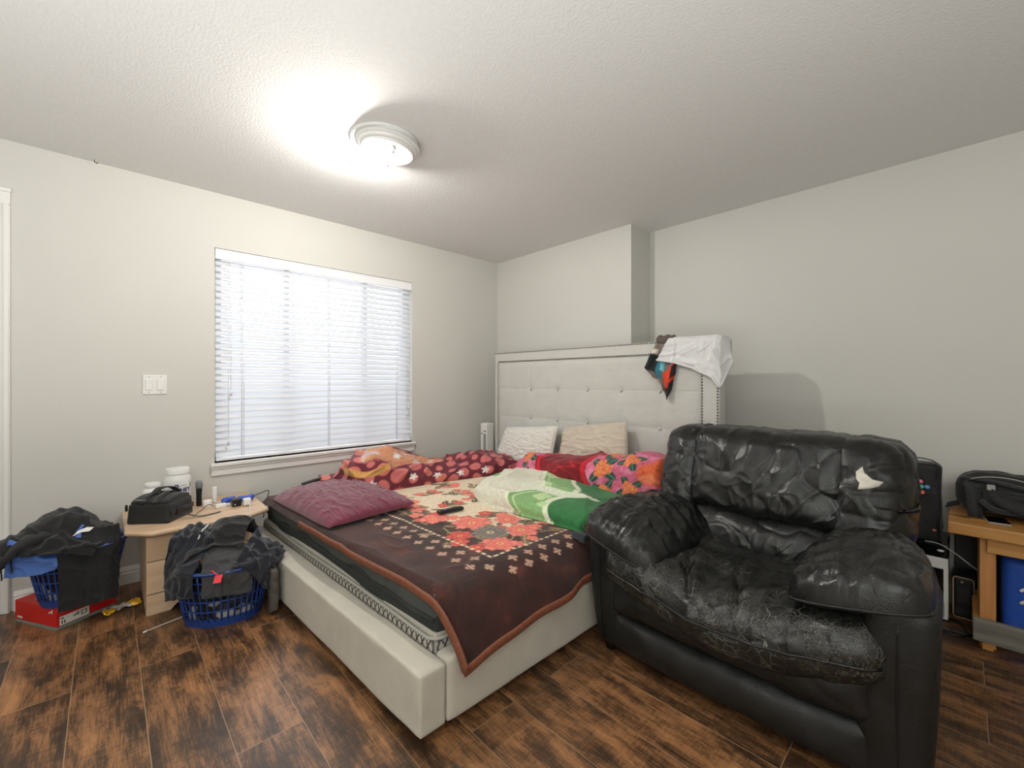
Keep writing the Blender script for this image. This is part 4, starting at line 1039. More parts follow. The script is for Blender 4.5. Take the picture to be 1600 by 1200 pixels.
# ================================================================== NIGHTSTAND AND WHAT STANDS ON IT
ns_ = thing('nightstand', (.28, -2.62, 0), 'pale wooden two drawer nightstand under the left of the window', 'nightstand')
NX, NY0, NY1, NT = .55, -2.865, -2.39, .412
mb = MB(); mb.box((.02, NY0, 0), (NX-.02, NY0+.018, NT)); mb.box((.02, NY1-.018, 0), (NX-.02, NY1, NT)); mb.box((.02, NY0, .06), (.03, NY1, NT)); mb.out('carcass', M['ns_wood'], ns_, smooth=False)
emit('drawer', *box((NX-.03, NY0, .272), (NX, NY1, .396), .003), M['ns_wood'], ns_, smooth=False)
emit('drawer', *box((NX-.03, NY0, .106), (NX, NY1, .268), .003), M['ns_wood'], ns_, smooth=False)
emit('top_rail', *box((NX-.035, NY0+.002, .398), (NX-.006, NY1-.002, NT)), M['ns_wood'], ns_, smooth=False)
# plinth with curved cut
ys = np.linspace(NY0, NY1, 60); cut = np.clip(np.minimum(ys-NY0, NY1-ys)-.10, 0, .12)/.12; zc = .066*(np.sin(np.clip(cut, 0, 1)*PI/2)**.8)
V = []; 
for xx in (NX-.03, NX):
    for y, z in zip(ys, zc): V += [(xx, y, z), (xx, y, .102)]
n_ = len(ys); F = []
for i in range(n_-1):
    a = 2*i; b = 2*n_+2*i
    F += [(b, b+2, b+3, b+1), (a, a+1, a+3, a+2), (a, a+2, b+2, b), (a+1, b+1, b+3, a+3)]
F += [(0, 2*n_, 2*n_+1, 1), (2*n_-2, 2*n_-1, 4*n_-1, 4*n_-2)]
emit('plinth', V, F, M['ns_wood'], ns_, smooth=False)
out = [(.015, -2.945), (.50, -2.945), (.60, -2.85), (.605, -2.42), (.53, -2.305), (.015, -2.30)]
def slab(out, lv):
    V = []; k = len(out); c = np.mean(out, 0)
    for ins, z in lv:
        for p in out: q = np.array(p); d = (c-q)/np.linalg.norm(c-q); V.append((*(q+d*ins), z))
    F = [tuple(range(k))[::-1], tuple(range((len(lv)-1)*k, len(lv)*k))]
    for i in range(len(lv)-1):
        for j in range(k): F.append((i*k+j, i*k+(j+1) % k, (i+1)*k+(j+1) % k, (i+1)*k+j))
    return V, F
emit('top', *slab(out, [(.006, NT), (.0, NT+.006), (-.002, NT+.012), (0, NT+.018), (.006, NT+.0235), (.014, NT+.024)]), M['ns_wood'], ns_, smooth=False)
TZ = NT+.024
# black padded carrying case
case = thing('carrying_case', (.35, -2.79, TZ), 'black padded carrying case with buckled strap on the nightstand', 'case')
ca = math.radians(52); cc = np.array((.345, -2.79))
V, F = rbox((.105, .105, .052), .010, (20, 20, 12)); V[:, :2] *= (1-.06*(V[:, 2:]+.052)/.104); V += (*cc, TZ+.052)
emit('body', R2(V, ca, cc), F, M['blk_nylon'], case)
V, F = rbox((.094, .092, .012), .011, (24, 24, 6)); V[:, 2] += .018*(1-(V[:, 1]/.092)**2)*(V[:, 2] > 0); V += (*cc, TZ+.106)
emit('lid', R2(V, ca, cc), F, M['blk_nylon'], case)
def ribbon(P, w, t, wd):
    """flat webbing along P, wd = width direction"""
    P = smooth_path(P, 8); wd = np.array(wd, float); wd /= np.linalg.norm(wd); T_ = np.gradient(P, axis=0); T_ /= np.linalg.norm(T_, axis=1, keepdims=True)
    N = np.cross(T_, wd); N /= np.linalg.norm(N, axis=1, keepdims=True); V = []
    for p, n in zip(P, N): V += [p-wd*w/2-n*t/2, p+wd*w/2-n*t/2, p+wd*w/2+n*t/2, p-wd*w/2+n*t/2]
    F = []
    for i in range(len(P)-1):
        for k in range(4): F.append((4*i+k, 4*i+(k+1) % 4, 4*i+4+(k+1) % 4, 4*i+4+k))
    F += [(3, 2, 1, 0), tuple(4*(len(P)-1)+k for k in range(4))]
    return np.array(V), F
for xo in (-.03, .035):
    V, F = ribbon([(cc[0]+xo, cc[1]-.10, TZ+.11), (cc[0]+xo, cc[1]-.05, TZ+.138), (cc[0]+xo*.8, cc[1]+.02, TZ+.146), (cc[0]+xo*.8, cc[1]+.10, TZ+.10)], .03, .004, (1, 0, 0)); emit('strap', R2(V, ca, cc), F, M['blk_web'], case)
V, F = ribbon([(cc[0]-.02, cc[1]-.03, TZ+.141), (cc[0]-.005, cc[1]+.0, TZ+.168), (cc[0]+.02, cc[1]+.05, TZ+.160), (cc[0]+.03, cc[1]+.09, TZ+.125)], .035, .006, (1, 0, 0)); emit('handle', R2(V, ca, cc), F, M['blk_web'], case)
V, F = box((cc[0]-.075, cc[1]-.085, TZ+.121), (cc[0]-.02, cc[1]-.06, TZ+.1235), .001); emit('name_label', R2(V, ca, cc), F, M['grey_plastic'], case, smooth=False)
ang = np.linspace(0, 2*PI, 24, endpoint=False); V, F = tube(np.stack([cc[0]-.055+.016*np.cos(ang), cc[1]-.098+.012*np.sin(ang), np.full(24, TZ+.118)], 1), .0028, 6, True); emit('ring', R2(V, ca, cc), F, M['blk_plastic'], case)
V, F = ribbon([(cc[0]+.108, cc[1]-.09, TZ+.05), (cc[0]+.109, cc[1]-.02, TZ+.055), (cc[0]+.109, cc[1]+.06, TZ+.05), (cc[0]+.106, cc[1]+.10, TZ+.05)], .026, .003, (0, 0, 1)); emit('side_strap', R2(V, ca, cc), F, M['blk_web'], case)
V, F = box((cc[0]+.107, cc[1]-.05, TZ+.032), (cc[0]+.117, cc[1]-.01, TZ+.07), .003); emit('buckle', R2(V, ca, cc), F, M['blk_plastic'], case, smooth=False)
for sg in (-1,): V, F = box((cc[0]-.108, cc[1]-.108, TZ+.07), (cc[0]-.098, cc[1]-.098, TZ+.105), .003); emit('corner_clip', R2(V, ca, cc), F, M['blk_plastic'], case, smooth=False)
emit('loose_strap', *ribbon([(.45, -2.70, TZ+.03), (.47, -2.64, TZ+.008), (.46, -2.58, TZ+.004), (.44, -2.53, TZ+.004)], .018, .002, (.9, -.3, .1)), M['blk_web'], case)
# tubs
tb = thing('powder_tub', (.15, -2.70, TZ), 'large white protein powder tub with purple WHEY lettering on the nightstand', 'tub')
emit('jar', *lathe((.15, -2.70, TZ), [(.0, 0), (.062, 0), (.066, .006), (.066, .165), (.064, .18), (.056, .195), (.054, .205)], 48), M['wht_plastic'], tb, angle=50)
emit('lid', *lathe((.15, -2.70, TZ+.203), [(.056, 0), (.0585, .002), (.0585, .030), (.056, .034), (0, .0345)], 48), M['wht_plastic'], tb, angle=50)
def curved_text(name, txt, size, c, r, a0, z, m, parent, bold=0):
    """lettering wrapped round a vertical can; a0 = angle of the text centre"""
    o = lettering(name, txt, size, (0, 0, 0), (1, 0, 0), (0, 1, 0), m, parent, .0003, 'CENTER', bold)
    me = o.data; org = ORG[o.name]; n = len(me.vertices); V = np.zeros(n*3); me.vertices.foreach_get('co', V); V = V.reshape(-1, 3)+org
    th = a0+V[:, 0]/r; rr = r+.0006+V[:, 2]
    W = np.stack([c[0]+rr*np.cos(th), c[1]+rr*np.sin(th), z+V[:, 1]], 1)
    me.vertices.foreach_set('co', (W-org).ravel()); me.update(); return o
a0 = math.atan2(-3.014+2.70, 3.3995-.15)+.36
curved_text('lettering', 'WHEY', .031, (.15, -2.70), .066, a0, TZ+.103, M['navy_ink'], tb, .0012)
curved_text('lettering', 'BL', .018, (.15, -2.70), .066, a0-.40, TZ+.135, M['navy_ink'], tb, .002)
def wrap_patch(c, r, a, b, z0, z1, n=24):
    V = []; 
    for t in np.linspace(a, b, n): V += [(c[0]+r*math.cos(t), c[1]+r*math.sin(t), z0), (c[0]+r*math.cos(t), c[1]+r*math.sin(t), z1)]
    return V, [(2*i, 2*i+2, 2*i+3, 2*i+1) for i in range(n-1)]
emit('printed_line', *wrap_patch((.15, -2.70), .0664, a0-.18, a0+.36, TZ+.138, TZ+.142), M['grey_plastic'], tb)
emit('printed_band', *wrap_patch((.15, -2.70), .0664, a0-.3, a0+.6, TZ+.06, TZ+.09), M['navy_ink'], tb)
for k in range(3): emit('printed_leaf', *wrap_patch((.15, -2.70), .0665, a0+.66+.06*k, a0+.74+.06*k, TZ+.125+.012*(k % 2), TZ+.145+.012*(k % 2), 5), M['green_ink'], tb)
ts = thing('supplement_jar', (.15, -2.815, TZ), 'small white supplement jar behind the black case', 'jar')
emit('jar', *lathe((.15, -2.815, TZ), [(0, 0), (.047, 0), (.049, .005), (.049, .115), (.046, .128), (.036, .136), (.034, .142)], 40), M['wht_plastic'], ts, angle=50)
emit('lid', *lathe((.15, -2.815, TZ+.14), [(.035, 0), (.037, .002), (.037, .022), (.034, .026), (0, .0262)], 40), M['wht_plastic'], ts, angle=50)
for z0, z1 in ((.095, .102), (.03, .07)): emit('label_band', *lathe((.15, -2.815, TZ), [(.0494, z0), (.0494, z1)], 40), M['navy_ink'], ts)
# small things beside the case
sh = thing('shaver', (.20, -2.602, TZ), 'upright black shaver with grey translucent cap on nightstand', 'shaver')
emit('body', *lathe((.20, -2.602, TZ), [(0, 0), (.013, 0), (.015, .01), (.014, .06), (.016, .10), (.015, .112)], 24), M['blk_plastic'], sh)
emit('cap', *lathe((.20, -2.602, TZ+.108), [(.0175, 0), (.0185, .01), (.0185, .034), (.012, .044), (0, .045)], 24), mat('smoky plastic cap', '#8d9094', .25, trans=.3), sh)
emit('white_puck', *lathe((.235, -2.566, TZ), [(0, 0), (.023, 0), (.024, .004), (.024, .032), (.021, .035), (0, .035)], 28), M['wht_plastic'], label='small round white tub between shaver and tube', cat='tub', angle=50)
tbx = thing('cream_tube', (.20, -2.523, TZ), 'white upright squeeze tube on nightstand below the sill corner', 'tube')
emit('cap', *lathe((.20, -2.523, TZ), [(0, 0), (.011, 0), (.011, .02), (.009, .022)], 20), M['wht_plastic'], tbx)
V, F = lathe((0, 0, .02), [(.011, 0), (.0125, .01), (.0125, .075), (.0125, .082)], 20); V[:, 0] *= 1-.85*np.clip((V[:, 2]-.03)/.07, 0, 1); emit('tube_body', V+(.20, -2.523, TZ), F, M['wht_plastic'], tbx)
def crumple(c, half, seed, amp=.3, n=14):
    V, F = rbox(half, min(half)*.9, n); c = np.array(c); k = 1/max(half)
    V *= (1+amp*fbm(V[:, 0]*k*1.3+seed, V[:, 1]*k*1.3, V[:, 2]*k*1.3+seed, 3))[:, None]; V[:, 2] -= V[:, 2].min(); return V+c, F
blu = mat('blue foil packet', '#2b52b8', .35, bump=(60, .6, .004))
emit('blue_packet', *crumple((.235, -2.455, TZ), (.02, .035, .014), 1), blu, label='crumpled blue packet beside the white squeeze tube', cat='packet', group='blue packets on the nightstand')
emit('blue_packet', *crumple((.29, -2.375, TZ+.0), (.018, .045, .018), 5), blu, label='crumpled blue packet behind the black charger block', cat='packet', group='blue packets on the nightstand')
wb = thing('white_charger', (.33, -2.52, TZ), 'white flat charger adapter lying on the nightstand front', 'charger')
emit('body', *box((.315, -2.54, TZ), (.345, -2.487, TZ+.022), .004), M['wht_plastic'], wb, smooth=False)
emit('plug', *box((.322, -2.487, TZ+.006), (.338, -2.470, TZ+.018), .002), M['wht_plastic'], wb, smooth=False)
bb = thing('charger_block', (.35, -2.44, TZ), 'black cube charger block on the nightstand', 'charger')
emit('body', *box((.335, -2.462, TZ), (.385, -2.415, TZ+.046), .006), M['blk_plastic'], bb, smooth=False)
mb = MB(); mb.box((.386, -2.452, TZ+.012), (.3865, -2.446, TZ+.018)); mb.out('print', M['paper'], bb, smooth=False)
wp = thing('white_plug', (.37, -2.385, TZ), 'white cube usb plug with thin cord hanging over nightstand edge', 'plug')
emit('body', *box((.365, -2.408, TZ+.002), (.405, -2.368, TZ+.042), .005), M['wht_plastic'], wp, smooth=False)
emit('cord', *tube(smooth_path([(.40, -2.39, TZ+.02), (.44, -2.385, TZ+.018), (.52, -2.40, TZ+.004), (.60, -2.415, TZ+.003), (.611, -2.418, TZ-.02), (.612, -2.42, .33), (.613, -2.43, .22)], 8), .002, 6), M['wht_plastic'], wp)
emit('black_cable', *tube(smooth_path([(.29, -2.37, TZ+.03), (.26, -2.33, TZ+.02), (.24, -2.27, TZ+.03), (.25, -2.235, TZ+.035), (.33, -2.27, TZ-.02), (.37, -2.295, TZ-.10)], 8), .003, 8), M['blk_plastic'], label='black cable running from the nightstand chargers toward the bed', cat='cable')
emit('thin_cable', *tube(smooth_path([(.44, -2.66, TZ+.004), (.36, -2.62, TZ+.004), (.30, -2.57, TZ+.02), (.315, -2.545, TZ+.012)], 8), .0022, 8), M['dk_grey'], label='thin dark cable between black case and white charger', cat='cable')

# ================================================================== SHOE BOX, BASKETS AND LAUNDRY
sbx = thing('shoe_box', (.27, -3.15, 0), 'red shoe box with white size label under the left laundry basket', 'shoe box')
A_ = np.array((.417, -3.185)); u_ = np.array((-.860, -.510)); v_ = np.array((-.510, .860)); Lu, Lv, Hb = .305, .245, .108
def ob(a, b, z0, z1, bev=.0):
    """box in shoe box axes (fractions in metres along u and v)"""
    V, F = box((a[0], a[1], z0), (b[0], b[1], z1), bev); W = V.copy(); W[:, :2] = A_+V[:, :1]*u_+V[:, 1:2]*v_; return W, [f[::-1] for f in F] if u_[0]*v_[1]-u_[1]*v_[0] < 0 else F
emit('box_body', *ob((.003, .003), (Lu-.003, Lv-.003), 0, .03), M['teal_card'], sbx, smooth=False)
emit('box_lid', *ob((0, 0), (Lu, Lv), .014, Hb, .002), M['red_card'], sbx, smooth=False)
n1 = -v_; n2 = -u_
face_r = lambda s, z, l=.0008: np.array((*(A_+v_*s+n2*l), z))       # side towards +v, seen on the right
face_l = lambda s, z, l=.0008: np.array((*(A_+u_*s+n1*l), z))
vr, ul, up = (*v_, 0), (*(-u_), 0), (0, 0, 1)
emit('size_label', *flatpoly([(.012, .0), (.128, .0), (.128, .042), (.012, .042)], face_r(0, .018), vr, up), M['paper'], sbx, smooth=False)
CAT = [(0, .1), (.12, .32), (.35, .45), (.6, .55), (.72, .75), (.8, 1), (.86, .8), (1, .7), (.92, .58), (.82, .5), (.78, .3), (.9, .12), (.8, .08), (.66, .28), (.45, .25), (.3, .18), (.26, 0), (.18, .02), (.2, .2), (.08, .12)]
emit('cat_emblem', *flatpoly([(x*.026, y*.018) for x, y in CAT], face_r(.062, .036, .0018), vr, up), M['ink'], sbx, smooth=False)
mb = MB(); mb.add(*flatpoly([(0, 0), (.022, 0), (.022, .003), (0, .003)], face_r(.096, .03, .0018), vr, up)); mb.add(*flatpoly([(0, 0), (.022, 0), (.022, .003), (0, .003)], face_r(.096, .047, .0018), vr, up)); mb.add(*flatpoly([(0, 0), (.003, 0), (.003, .02), (0, .02)], face_r(.096, .03, .0018), vr, up)); mb.add(*flatpoly([(0, 0), (.003, 0), (.003, .02), (0, .02)], face_r(.115, .03, .0018), vr, up)); mb.out('size_frame', M['ink'], sbx, smooth=False)
lettering('size_print', '11', .020, face_r(.016, .024, .0018), vr, up, M['ink'], sbx, bold=.001); lettering('size_print', 'US', .009, face_r(.016, .046, .0018), vr, up, M['ink'], sbx, bold=.0006)
emit('cat_emblem', *flatpoly([(x*.034, y*.024) for x, y in CAT], face_l(.055, .075), ul, up), M['paper'], sbx, smooth=False)
lettering('lid_print', 'PUMA', .020, face_r(.02, .078), vr, up, M['paper'], sbx, bold=.0008)
lettering('lid_print', 'PUMA', .014, face_l(.285, .024), ul, up, M['paper'], sbx, bold=.0006)
emit('print_stripe', *flatpoly([(0, 0), (.09, .012), (.12, .03), (.02, .03)], (*(A_+u_*.22+v_*.03), Hb+.0006), ul, vr), M['paper'], sbx, smooth=False)

def basket(label, c, rot, ab0, ab1, z0, z1):
    t = thing('laundry_basket', (c[0], c[1], z0), label, 'laundry basket', 'blue laundry baskets')
    def P(th, k, z=None, grow=0):
        a = ab0[0]+(ab1[0]-ab0[0])*k+grow; b = ab0[1]+(ab1[1]-ab0[1])*k+grow; x, y = a*math.cos(th), b*math.sin(th)
        return (c[0]+x*math.cos(rot)-y*math.sin(rot), c[1]+x*math.sin(rot)+y*math.cos(rot), z0+(z1-z0)*k if z is None else z)
    mb = MB(); ths = np.linspace(0, 2*PI, 72, endpoint=False)
    for i in range(40):
        th = 2*PI*i/40; mb.tube([P(th, k) for k in np.linspace(.10, .95, 5)], .0042, 6)
    for k in (.28, .46, .64, .80): mb.tube([P(th, k) for th in ths], .0036, 6, closed=True)
    mb.out('lattice', M['blue_plastic'], t)
    def band(k0, k1, g0, g1, th_=.004):
        V = []
        for th in ths:
            V += [P(th, k0, None, g0), P(th, k1, None, g1), P(th, k1, None, g1-th_), P(th, k0, None, g0-th_)]
        n = len(ths); F = []
        for i in range(n):
            for q in range(4): F.append((4*i+q, 4*((i+1) % n)+q, 4*((i+1) % n)+(q+1) % 4, 4*i+(q+1) % 4))
        return np.array(V), F
    emit('base_band', *band(.0, .15, .0, .003), M['blue_plastic'], t, angle=40)
    V = [P(th, .03) for th in ths]; emit('bottom', V+[(p[0], p[1], p[2]+.004) for p in V], [tuple(range(72))[::-1], tuple(range(72, 144))]+[(i, (i+1) % 72, 72+(i+1) % 72, 72+i) for i in range(72)], M['blue_plastic'], t, smooth=False)
    mb = MB(); V = []
    sec = [(-.006, .90), (.010, .93), (.016, .975), (.010, 1.0), (-.004, 1.0), (-.010, .97), (-.008, .93)]
    for th in ths:
        for g, k in sec: V.append(P(th, k, None, g))
    n, m = 72, len(sec); emit('rim', V, [(i*m+j, ((i+1) % n)*m+j, ((i+1) % n)*m+(j+1) % m, i*m+(j+1) % m) for i in range(n) for j in range(m)], M['blue_plastic'], t, angle=50)
    return t
LB = dict(c=(.33, -3.115), rot=PI/2, ab0=(.128, .108), ab1=(.182, .155), z0=Hb+.002, z1=.388)
RBk = dict(c=(.80, -2.575), rot=math.radians(63), ab0=(.165, .115), ab1=(.215, .16), z0=.0, z1=.285)
basket('blue laundry basket standing on the red shoe box', **LB)
basket('blue laundry basket standing on the floor beside the bed foot', **RBk)
def bundle(label, d, top, seed, m):
    c, rot = d['c'], d['rot']; n, k = 90, 50
    th, t = np.meshgrid(np.linspace(0, 2*PI, n, endpoint=False), np.linspace(0, 1, k), indexing='ij')
    kk = .06+t*(top-.06); a = d['ab0'][0]+(d['ab1'][0]-d['ab0'][0])*kk-.016; b = d['ab0'][1]+(d['ab1'][1]-d['ab0'][1])*kk-.016
    cl = np.sqrt(np.clip(1-((t-.72)/.28).clip(0, 1)**2, 0, 1)); cl = np.maximum(cl, 0)
    x, y = a*np.cos(th)*cl, b*np.sin(th)*cl; z = d['z0']+(d['z1']-d['z0'])*kk
    r = 1+.05*fbm(x*14+seed, y*14, z*14, 3)-.10*ridge(x*9+seed, y*9, z*9, 3)*cl; x, y = x*r, y*r
    V = np.stack([c[0]+x*math.cos(rot)-y*math.sin(rot), c[1]+x*math.sin(rot)+y*math.cos(rot), z], -1).reshape(-1, 3)
    F = gridF(k, n, True); I = np.arange(n*k).reshape(n, k).T.reshape(-1); F = I[F]
    q = fbm(V[:, 0]*9+seed, V[:, 1]*9, V[:, 2]*11, 2); C = np.tile(rgb('#1c1c1f'), (len(V), 1)); mixc(C, sstep(.1, .16, q), rgb('#34343a')); lowz = (V[:, 2]-d['z0'])/(d['z1']-d['z0'])
    mixc(C, sstep(.12, .18, fbm(V[:, 0]*14+seed, V[:, 1]*14, V[:, 2]*14+7, 2))*(lowz < .4), rgb('#b4b2b0'))
    emit('laundry_bundle', V, F, M['attr_flat'], label=label, cat='laundry', kind='stuff', color=C)
bundle('packed dark and white garments inside the basket on the shoe box', LB, .93, 1, None)
bundle('packed dark and white garments inside the basket beside the bed', RBk, .93, 4, None)

# --- garments over the left basket
fl = sd_fru(LB['c'], (.128, .108), (.186, .160), LB['z0'], LB['z1'], LB['rot']); moundL = sd_ell((.33, -3.13, .375), (.15, .19, .07)); boxL = sd_box((*(A_+u_*Lu/2+v_*Lv/2), Hb/2), (Lu/2, Lv/2, Hb/2), math.atan2(u_[1], u_[0])); wallL = sd_box((-.05, -3, 1), (.06, 2, 1.5)); flo = sd_floor(0)
colsL = [fl, moundL, boxL, wallL, flo]
pin = np.zeros((30, 32), bool); pin[:15, ::5] = True
X = drape(sheet((.43, -3.215, .462), (1, 0, 0), (0, 1, 0), 30, 32, .0085, .92, .035, 2, 11), .0085, colsL, 120, fric=.75, th=.006, pin=pin)
cloth_obj('blue_shirt', X, M['blue_cloth'], .003, wr=.012, ws=13, seed=1, label='blue shirt bunched over the left basket rim', cat='shirt')
P0 = sheet((.525, -3.075, .462), (1, 0, 0), (0, 1, 0), 41, 32, .0075, .97, .018, 7, 7); pin = np.zeros((41, 32), bool); pin[:6] = True
X = drape(P0, .0075, colsL, 170, fric=.4, th=.010, pin=pin)
cloth_obj('black_trousers', X, M['blk_fleece'], .006, wr=.008, ws=9, seed=3, label='black trouser leg hanging down the front of the left basket', cat='trousers')
mound2 = sd_ell((.29, -3.17, .41), (.11, .12, .105)); mound3 = sd_ell((.36, -3.31, .405), (.07, .075, .05))
P0 = sheet((.32, -3.20, .58), (.25, .97, 0), (.97, -.25, 0), 52, 38, .0085, .72, .09, 11, 8); 
X = drape(P0, .0085, [fl, moundL, mound2, mound3, wallL, flo, sd_box((*(A_+u_*Lu/2+v_*Lv/2), Hb/2), (Lu/2, Lv/2, Hb/2), math.atan2(u_[1], u_[0]))], 110, g=.0012, fric=.9, th=.021, bend=.45)
hd = cloth_obj('black_hoodie', X, M['blk_fleece'], .008, wr=.020, ws=8, seed=5, label='black hoodie heaped on the left basket with sleeve hanging out', cat='hoodie')
emit('logo_print', *flatpoly([(0, 0), (.03, .01), (.06, .004), (.075, .02), (.05, .03), (.02, .022)], (.45, -3.13, .447), (.1, 1, .15), (-.7, 0, .7), .002), M['paper'], hd, smooth=False)
# sleeve reaching left past the rim, with two drawstrings
slv = smooth_path([(.36, -3.20, .44), (.40, -3.26, .455), (.42, -3.31, .43), (.43, -3.355, .385), (.425, -3.37, .355)], 10)
V, F = tube(slv, .038, 20, flat=(.055, .022)); V += vnorm_any(V, F)*0 if False else 0; V[:, 2] += .008*fbm(V[:, 0]*14, V[:, 1]*14, V[:, 2]*14, 3)
emit('sleeve', V, F, M['blk_fleece'], hd)
for x, y, z0, z1 in ((.435, -3.355, .37, .30), (.44, -3.325, .40, .325)):
    emit('drawstring', *tube(smooth_path([(x, y, z0), (x+.002, y+.002, (z0+z1)/2), (x, y+.003, z1+.02), (x, y+.003, z1)], 6), [.0025]*12+[.003]*3+[.005]*4 if False else .003, 8), M['blk_cloth'], hd)

# --- garments over the right basket
fr2 = sd_fru(RBk['c'], (.165, .115), (.219, .165), 0, .285, RBk['rot']); mR = sd_ell((.80, -2.56, .28), (.15, .18, .10), 0); mR2 = sd_ell((.77, -2.54, .33), (.10, .12, .12)); nsb = sd_box((.285, -2.62, .206), (.27, .25, .206)); ftb = sd_box((1.2, -2.29, .12), (1.0, .075, .125))
colsR = [fr2, mR, flo, nsb, ftb]
dR = np.array((math.cos(math.radians(-27)), math.sin(math.radians(-27)), 0)); eR = np.array((-dR[1], dR[0], 0))
P0 = sheet(np.array((.80, -2.575, .42))+dR*.14+eR*.05-np.array((0, 0, .06)), dR, eR, 30, 26, .0085, .95, .02, 21); pin = np.zeros((30, 26), bool); pin[:9, ::4] = True
X = drape(P0, .0085, colsR, 110, fric=.8, th=.006, pin=pin)
gs = cloth_obj('grey_shorts', X, M['grey_cloth'], .004, wr=.010, ws=12, seed=7, label='dark grey shorts with coral label over the right basket rim', cat='shorts')
tg_ = X[20, 9]; 
emit('cloth_label', *flatpoly([(-.016, -.018), (.016, -.020), (.018, .016), (-.014, .018)], tg_+np.array((.022, -.012, .012)), eR+np.array((0, 0, .1)), (-.5, .3, .9), .003), M['red_tag'], gs, smooth=False)
emit('label_cord', *tube(smooth_path([tg_+np.array((.018, -.012, .028)), tg_+np.array((.0, -.03, .045)), tg_+np.array((-.02, -.03, .04)), tg_+np.array((-.02, .0, .035))], 8), .003, 8), M['red_tag'], gs)
P0 = sheet(np.array((.80, -2.575, .44))+dR*.11-eR*.11, dR, eR, 42, 28, .0085, .9, .05, 31); pin = np.zeros((42, 28), bool); pin[:14, ::6] = True
X = drape(P0, .0085, colsR, 130, fric=.6, th=.014, bend=.35, pin=pin)
nj = cloth_obj('navy_jacket', X, M['navy_cloth'], .005, wr=.014, ws=10, seed=9, label='dark navy jacket with white piping hanging down the right basket left side', cat='jacket')
pipe = X[4:36, 18]+np.array((0, 0, .009)); emit('white_piping', *tube(smooth_path(pipe[:14:3], 6), .0035, 8), M['wht_cloth'], nj)
P0 = sheet(np.array((.80, -2.575, .50))+eR*.11-dR*.0, dR, eR, 32, 32, .009, .82, .07, 41); X = drape(P0, .009, colsR+[mR2], 110, g=.0012, fric=.85, th=.022, bend=.45)
cloth_obj('navy_shirt', X, M['navy_cloth'], .006, wr=.018, ws=10, seed=11, label='crumpled navy shirt on the bed side of the right basket', cat='shirt')
P0 = sheet(np.array((.76, -2.56, .60)), dR, eR, 38, 34, .009, .80, .05, 51); X = drape(P0, .009, colsR+[mR2], 100, g=.0012, fric=.9, th=.030, bend=.5)
cloth_obj('black_hood', X, M['blk_cloth'], .006, wr=.012, ws=8, seed=13, label='black hooded top crowning the right laundry basket heap', cat='hoodie')
# clear bag between basket and bed
V, F = rbox((.05, .026, .13), .024, (14, 10, 30)); V *= (1+.18*fbm(V[:, 0]*20, V[:, 1]*20, V[:, 2]*14, 3))[:, None]; V[:, 2] -= V[:, 2].min()
emit('plastic_bag', V*(.8, .8, .85)+(.955, -2.388, .0), F, M['clear'], label='crumpled grey plastic bag between right basket and bed foot', cat='bag')
# wrapper and white cable on the floor
wp0 = np.array((.385, -3.03)); wp1 = np.array((.335, -2.885)); nu, nv = 70, 30
s, t = np.meshgrid(np.linspace(0, 1, nu), np.linspace(-1, 1, nv), indexing='ij'); dd = (wp1-wp0); nn = np.array((-dd[1], dd[0]))/np.linalg.norm(dd)
wdt = .036*(.85+.25*np.sin(s*8)); XY = wp0+dd*s[..., None]+nn*(wdt*t)[..., None]
Z = .004+.012*(1-t**2)**.5+.008*np.clip(fbm(s*6, t*2, 3, 3)+.3, 0, 2)+.006*ridge(s*5, t*1.5, 2, 2)
V = np.concatenate([XY, Z[..., None]], -1).reshape(-1, 3); C = np.tile(rgb('#bcbab4'), (nu*nv, 1)); sf, tf = s.ravel(), t.ravel()
mixc(C, sstep(.1, .3, fbm(sf*7, tf*2.2, 5, 3)), rgb('#8c8c8a')); mixc(C, sstep(.68, .72, sf+.05*tf)*(tf < .6), rgb('#d9a11c')); mixc(C, sstep(.34, .30, sf)*(tf < -.1), rgb('#dca81f')); mixc(C, sstep(.12, .10, np.abs(sf-.42))*sstep(.3, .35, tf)*(tf < .7), rgb('#c89a22'))
emit('snack_wrapper', V, gridF(nu, nv), mat('foil wrapper print', '#888888', .35, metal=.25, attr=True, bump=(60, .5, .004)), label='silver and yellow snack wrapper on the floor beside shoe box', cat='wrapper', color=C)
wc = thing('white_cable', (.69, -2.79, 0), 'thin white charging cable lying on the floor before the nightstand', 'cable')
emit('cord', *tube(smooth_path([(.722, -2.868, .004), (.705, -2.82, .003), (.69, -2.76, .003), (.668, -2.70, .003), (.62, -2.66, .003)], 8), .0022, 8), M['wht_plastic'], wc)
emit('plug', *tube([(.731, -2.885, .005), (.722, -2.868, .005)], .0045, 10), M['wht_plastic'], wc)

# ================================================================== CLOTHES ON THE HEADBOARD
hbx = sd_box(((hx0+hx1)/2, hy+.05, hz/2), ((hx1-hx0)/2, .05, hz/2))
a, b = 120, 130
s, t = np.meshgrid(np.linspace(0, 1, a), np.linspace(0, 1, b), indexing='ij')
sx_ = np.array([0, .25, .5, .78, .84, .92, 1.0])
xt = np.interp(s, sx_, [2.085, 2.17, 2.26, 2.365, 2.388, 2.402, 2.41]); xb = np.interp(s, sx_, [2.005, 2.12, 2.235, 2.355, 2.392, 2.418, 2.44])
yf = np.interp(s, sx_, [hy-.052, hy-.035, hy-.022, hy-.020, hy-.008, hy+.035, hy+.075]); ztp = np.interp(s, sx_, [1.483, 1.480, 1.480, 1.480, 1.474, 1.46, 1.45])
zbm = np.interp(s, sx_, [1.335, 1.315, 1.275, 1.215, 1.15, 1.25, 1.31]); yb = np.maximum(yf+.03, hy+.118); zbk = np.interp(s, sx_, [1.30, 1.29, 1.29, 1.30, 1.31, 1.32, 1.34])
q1, q2, q3 = .22, .27, .42
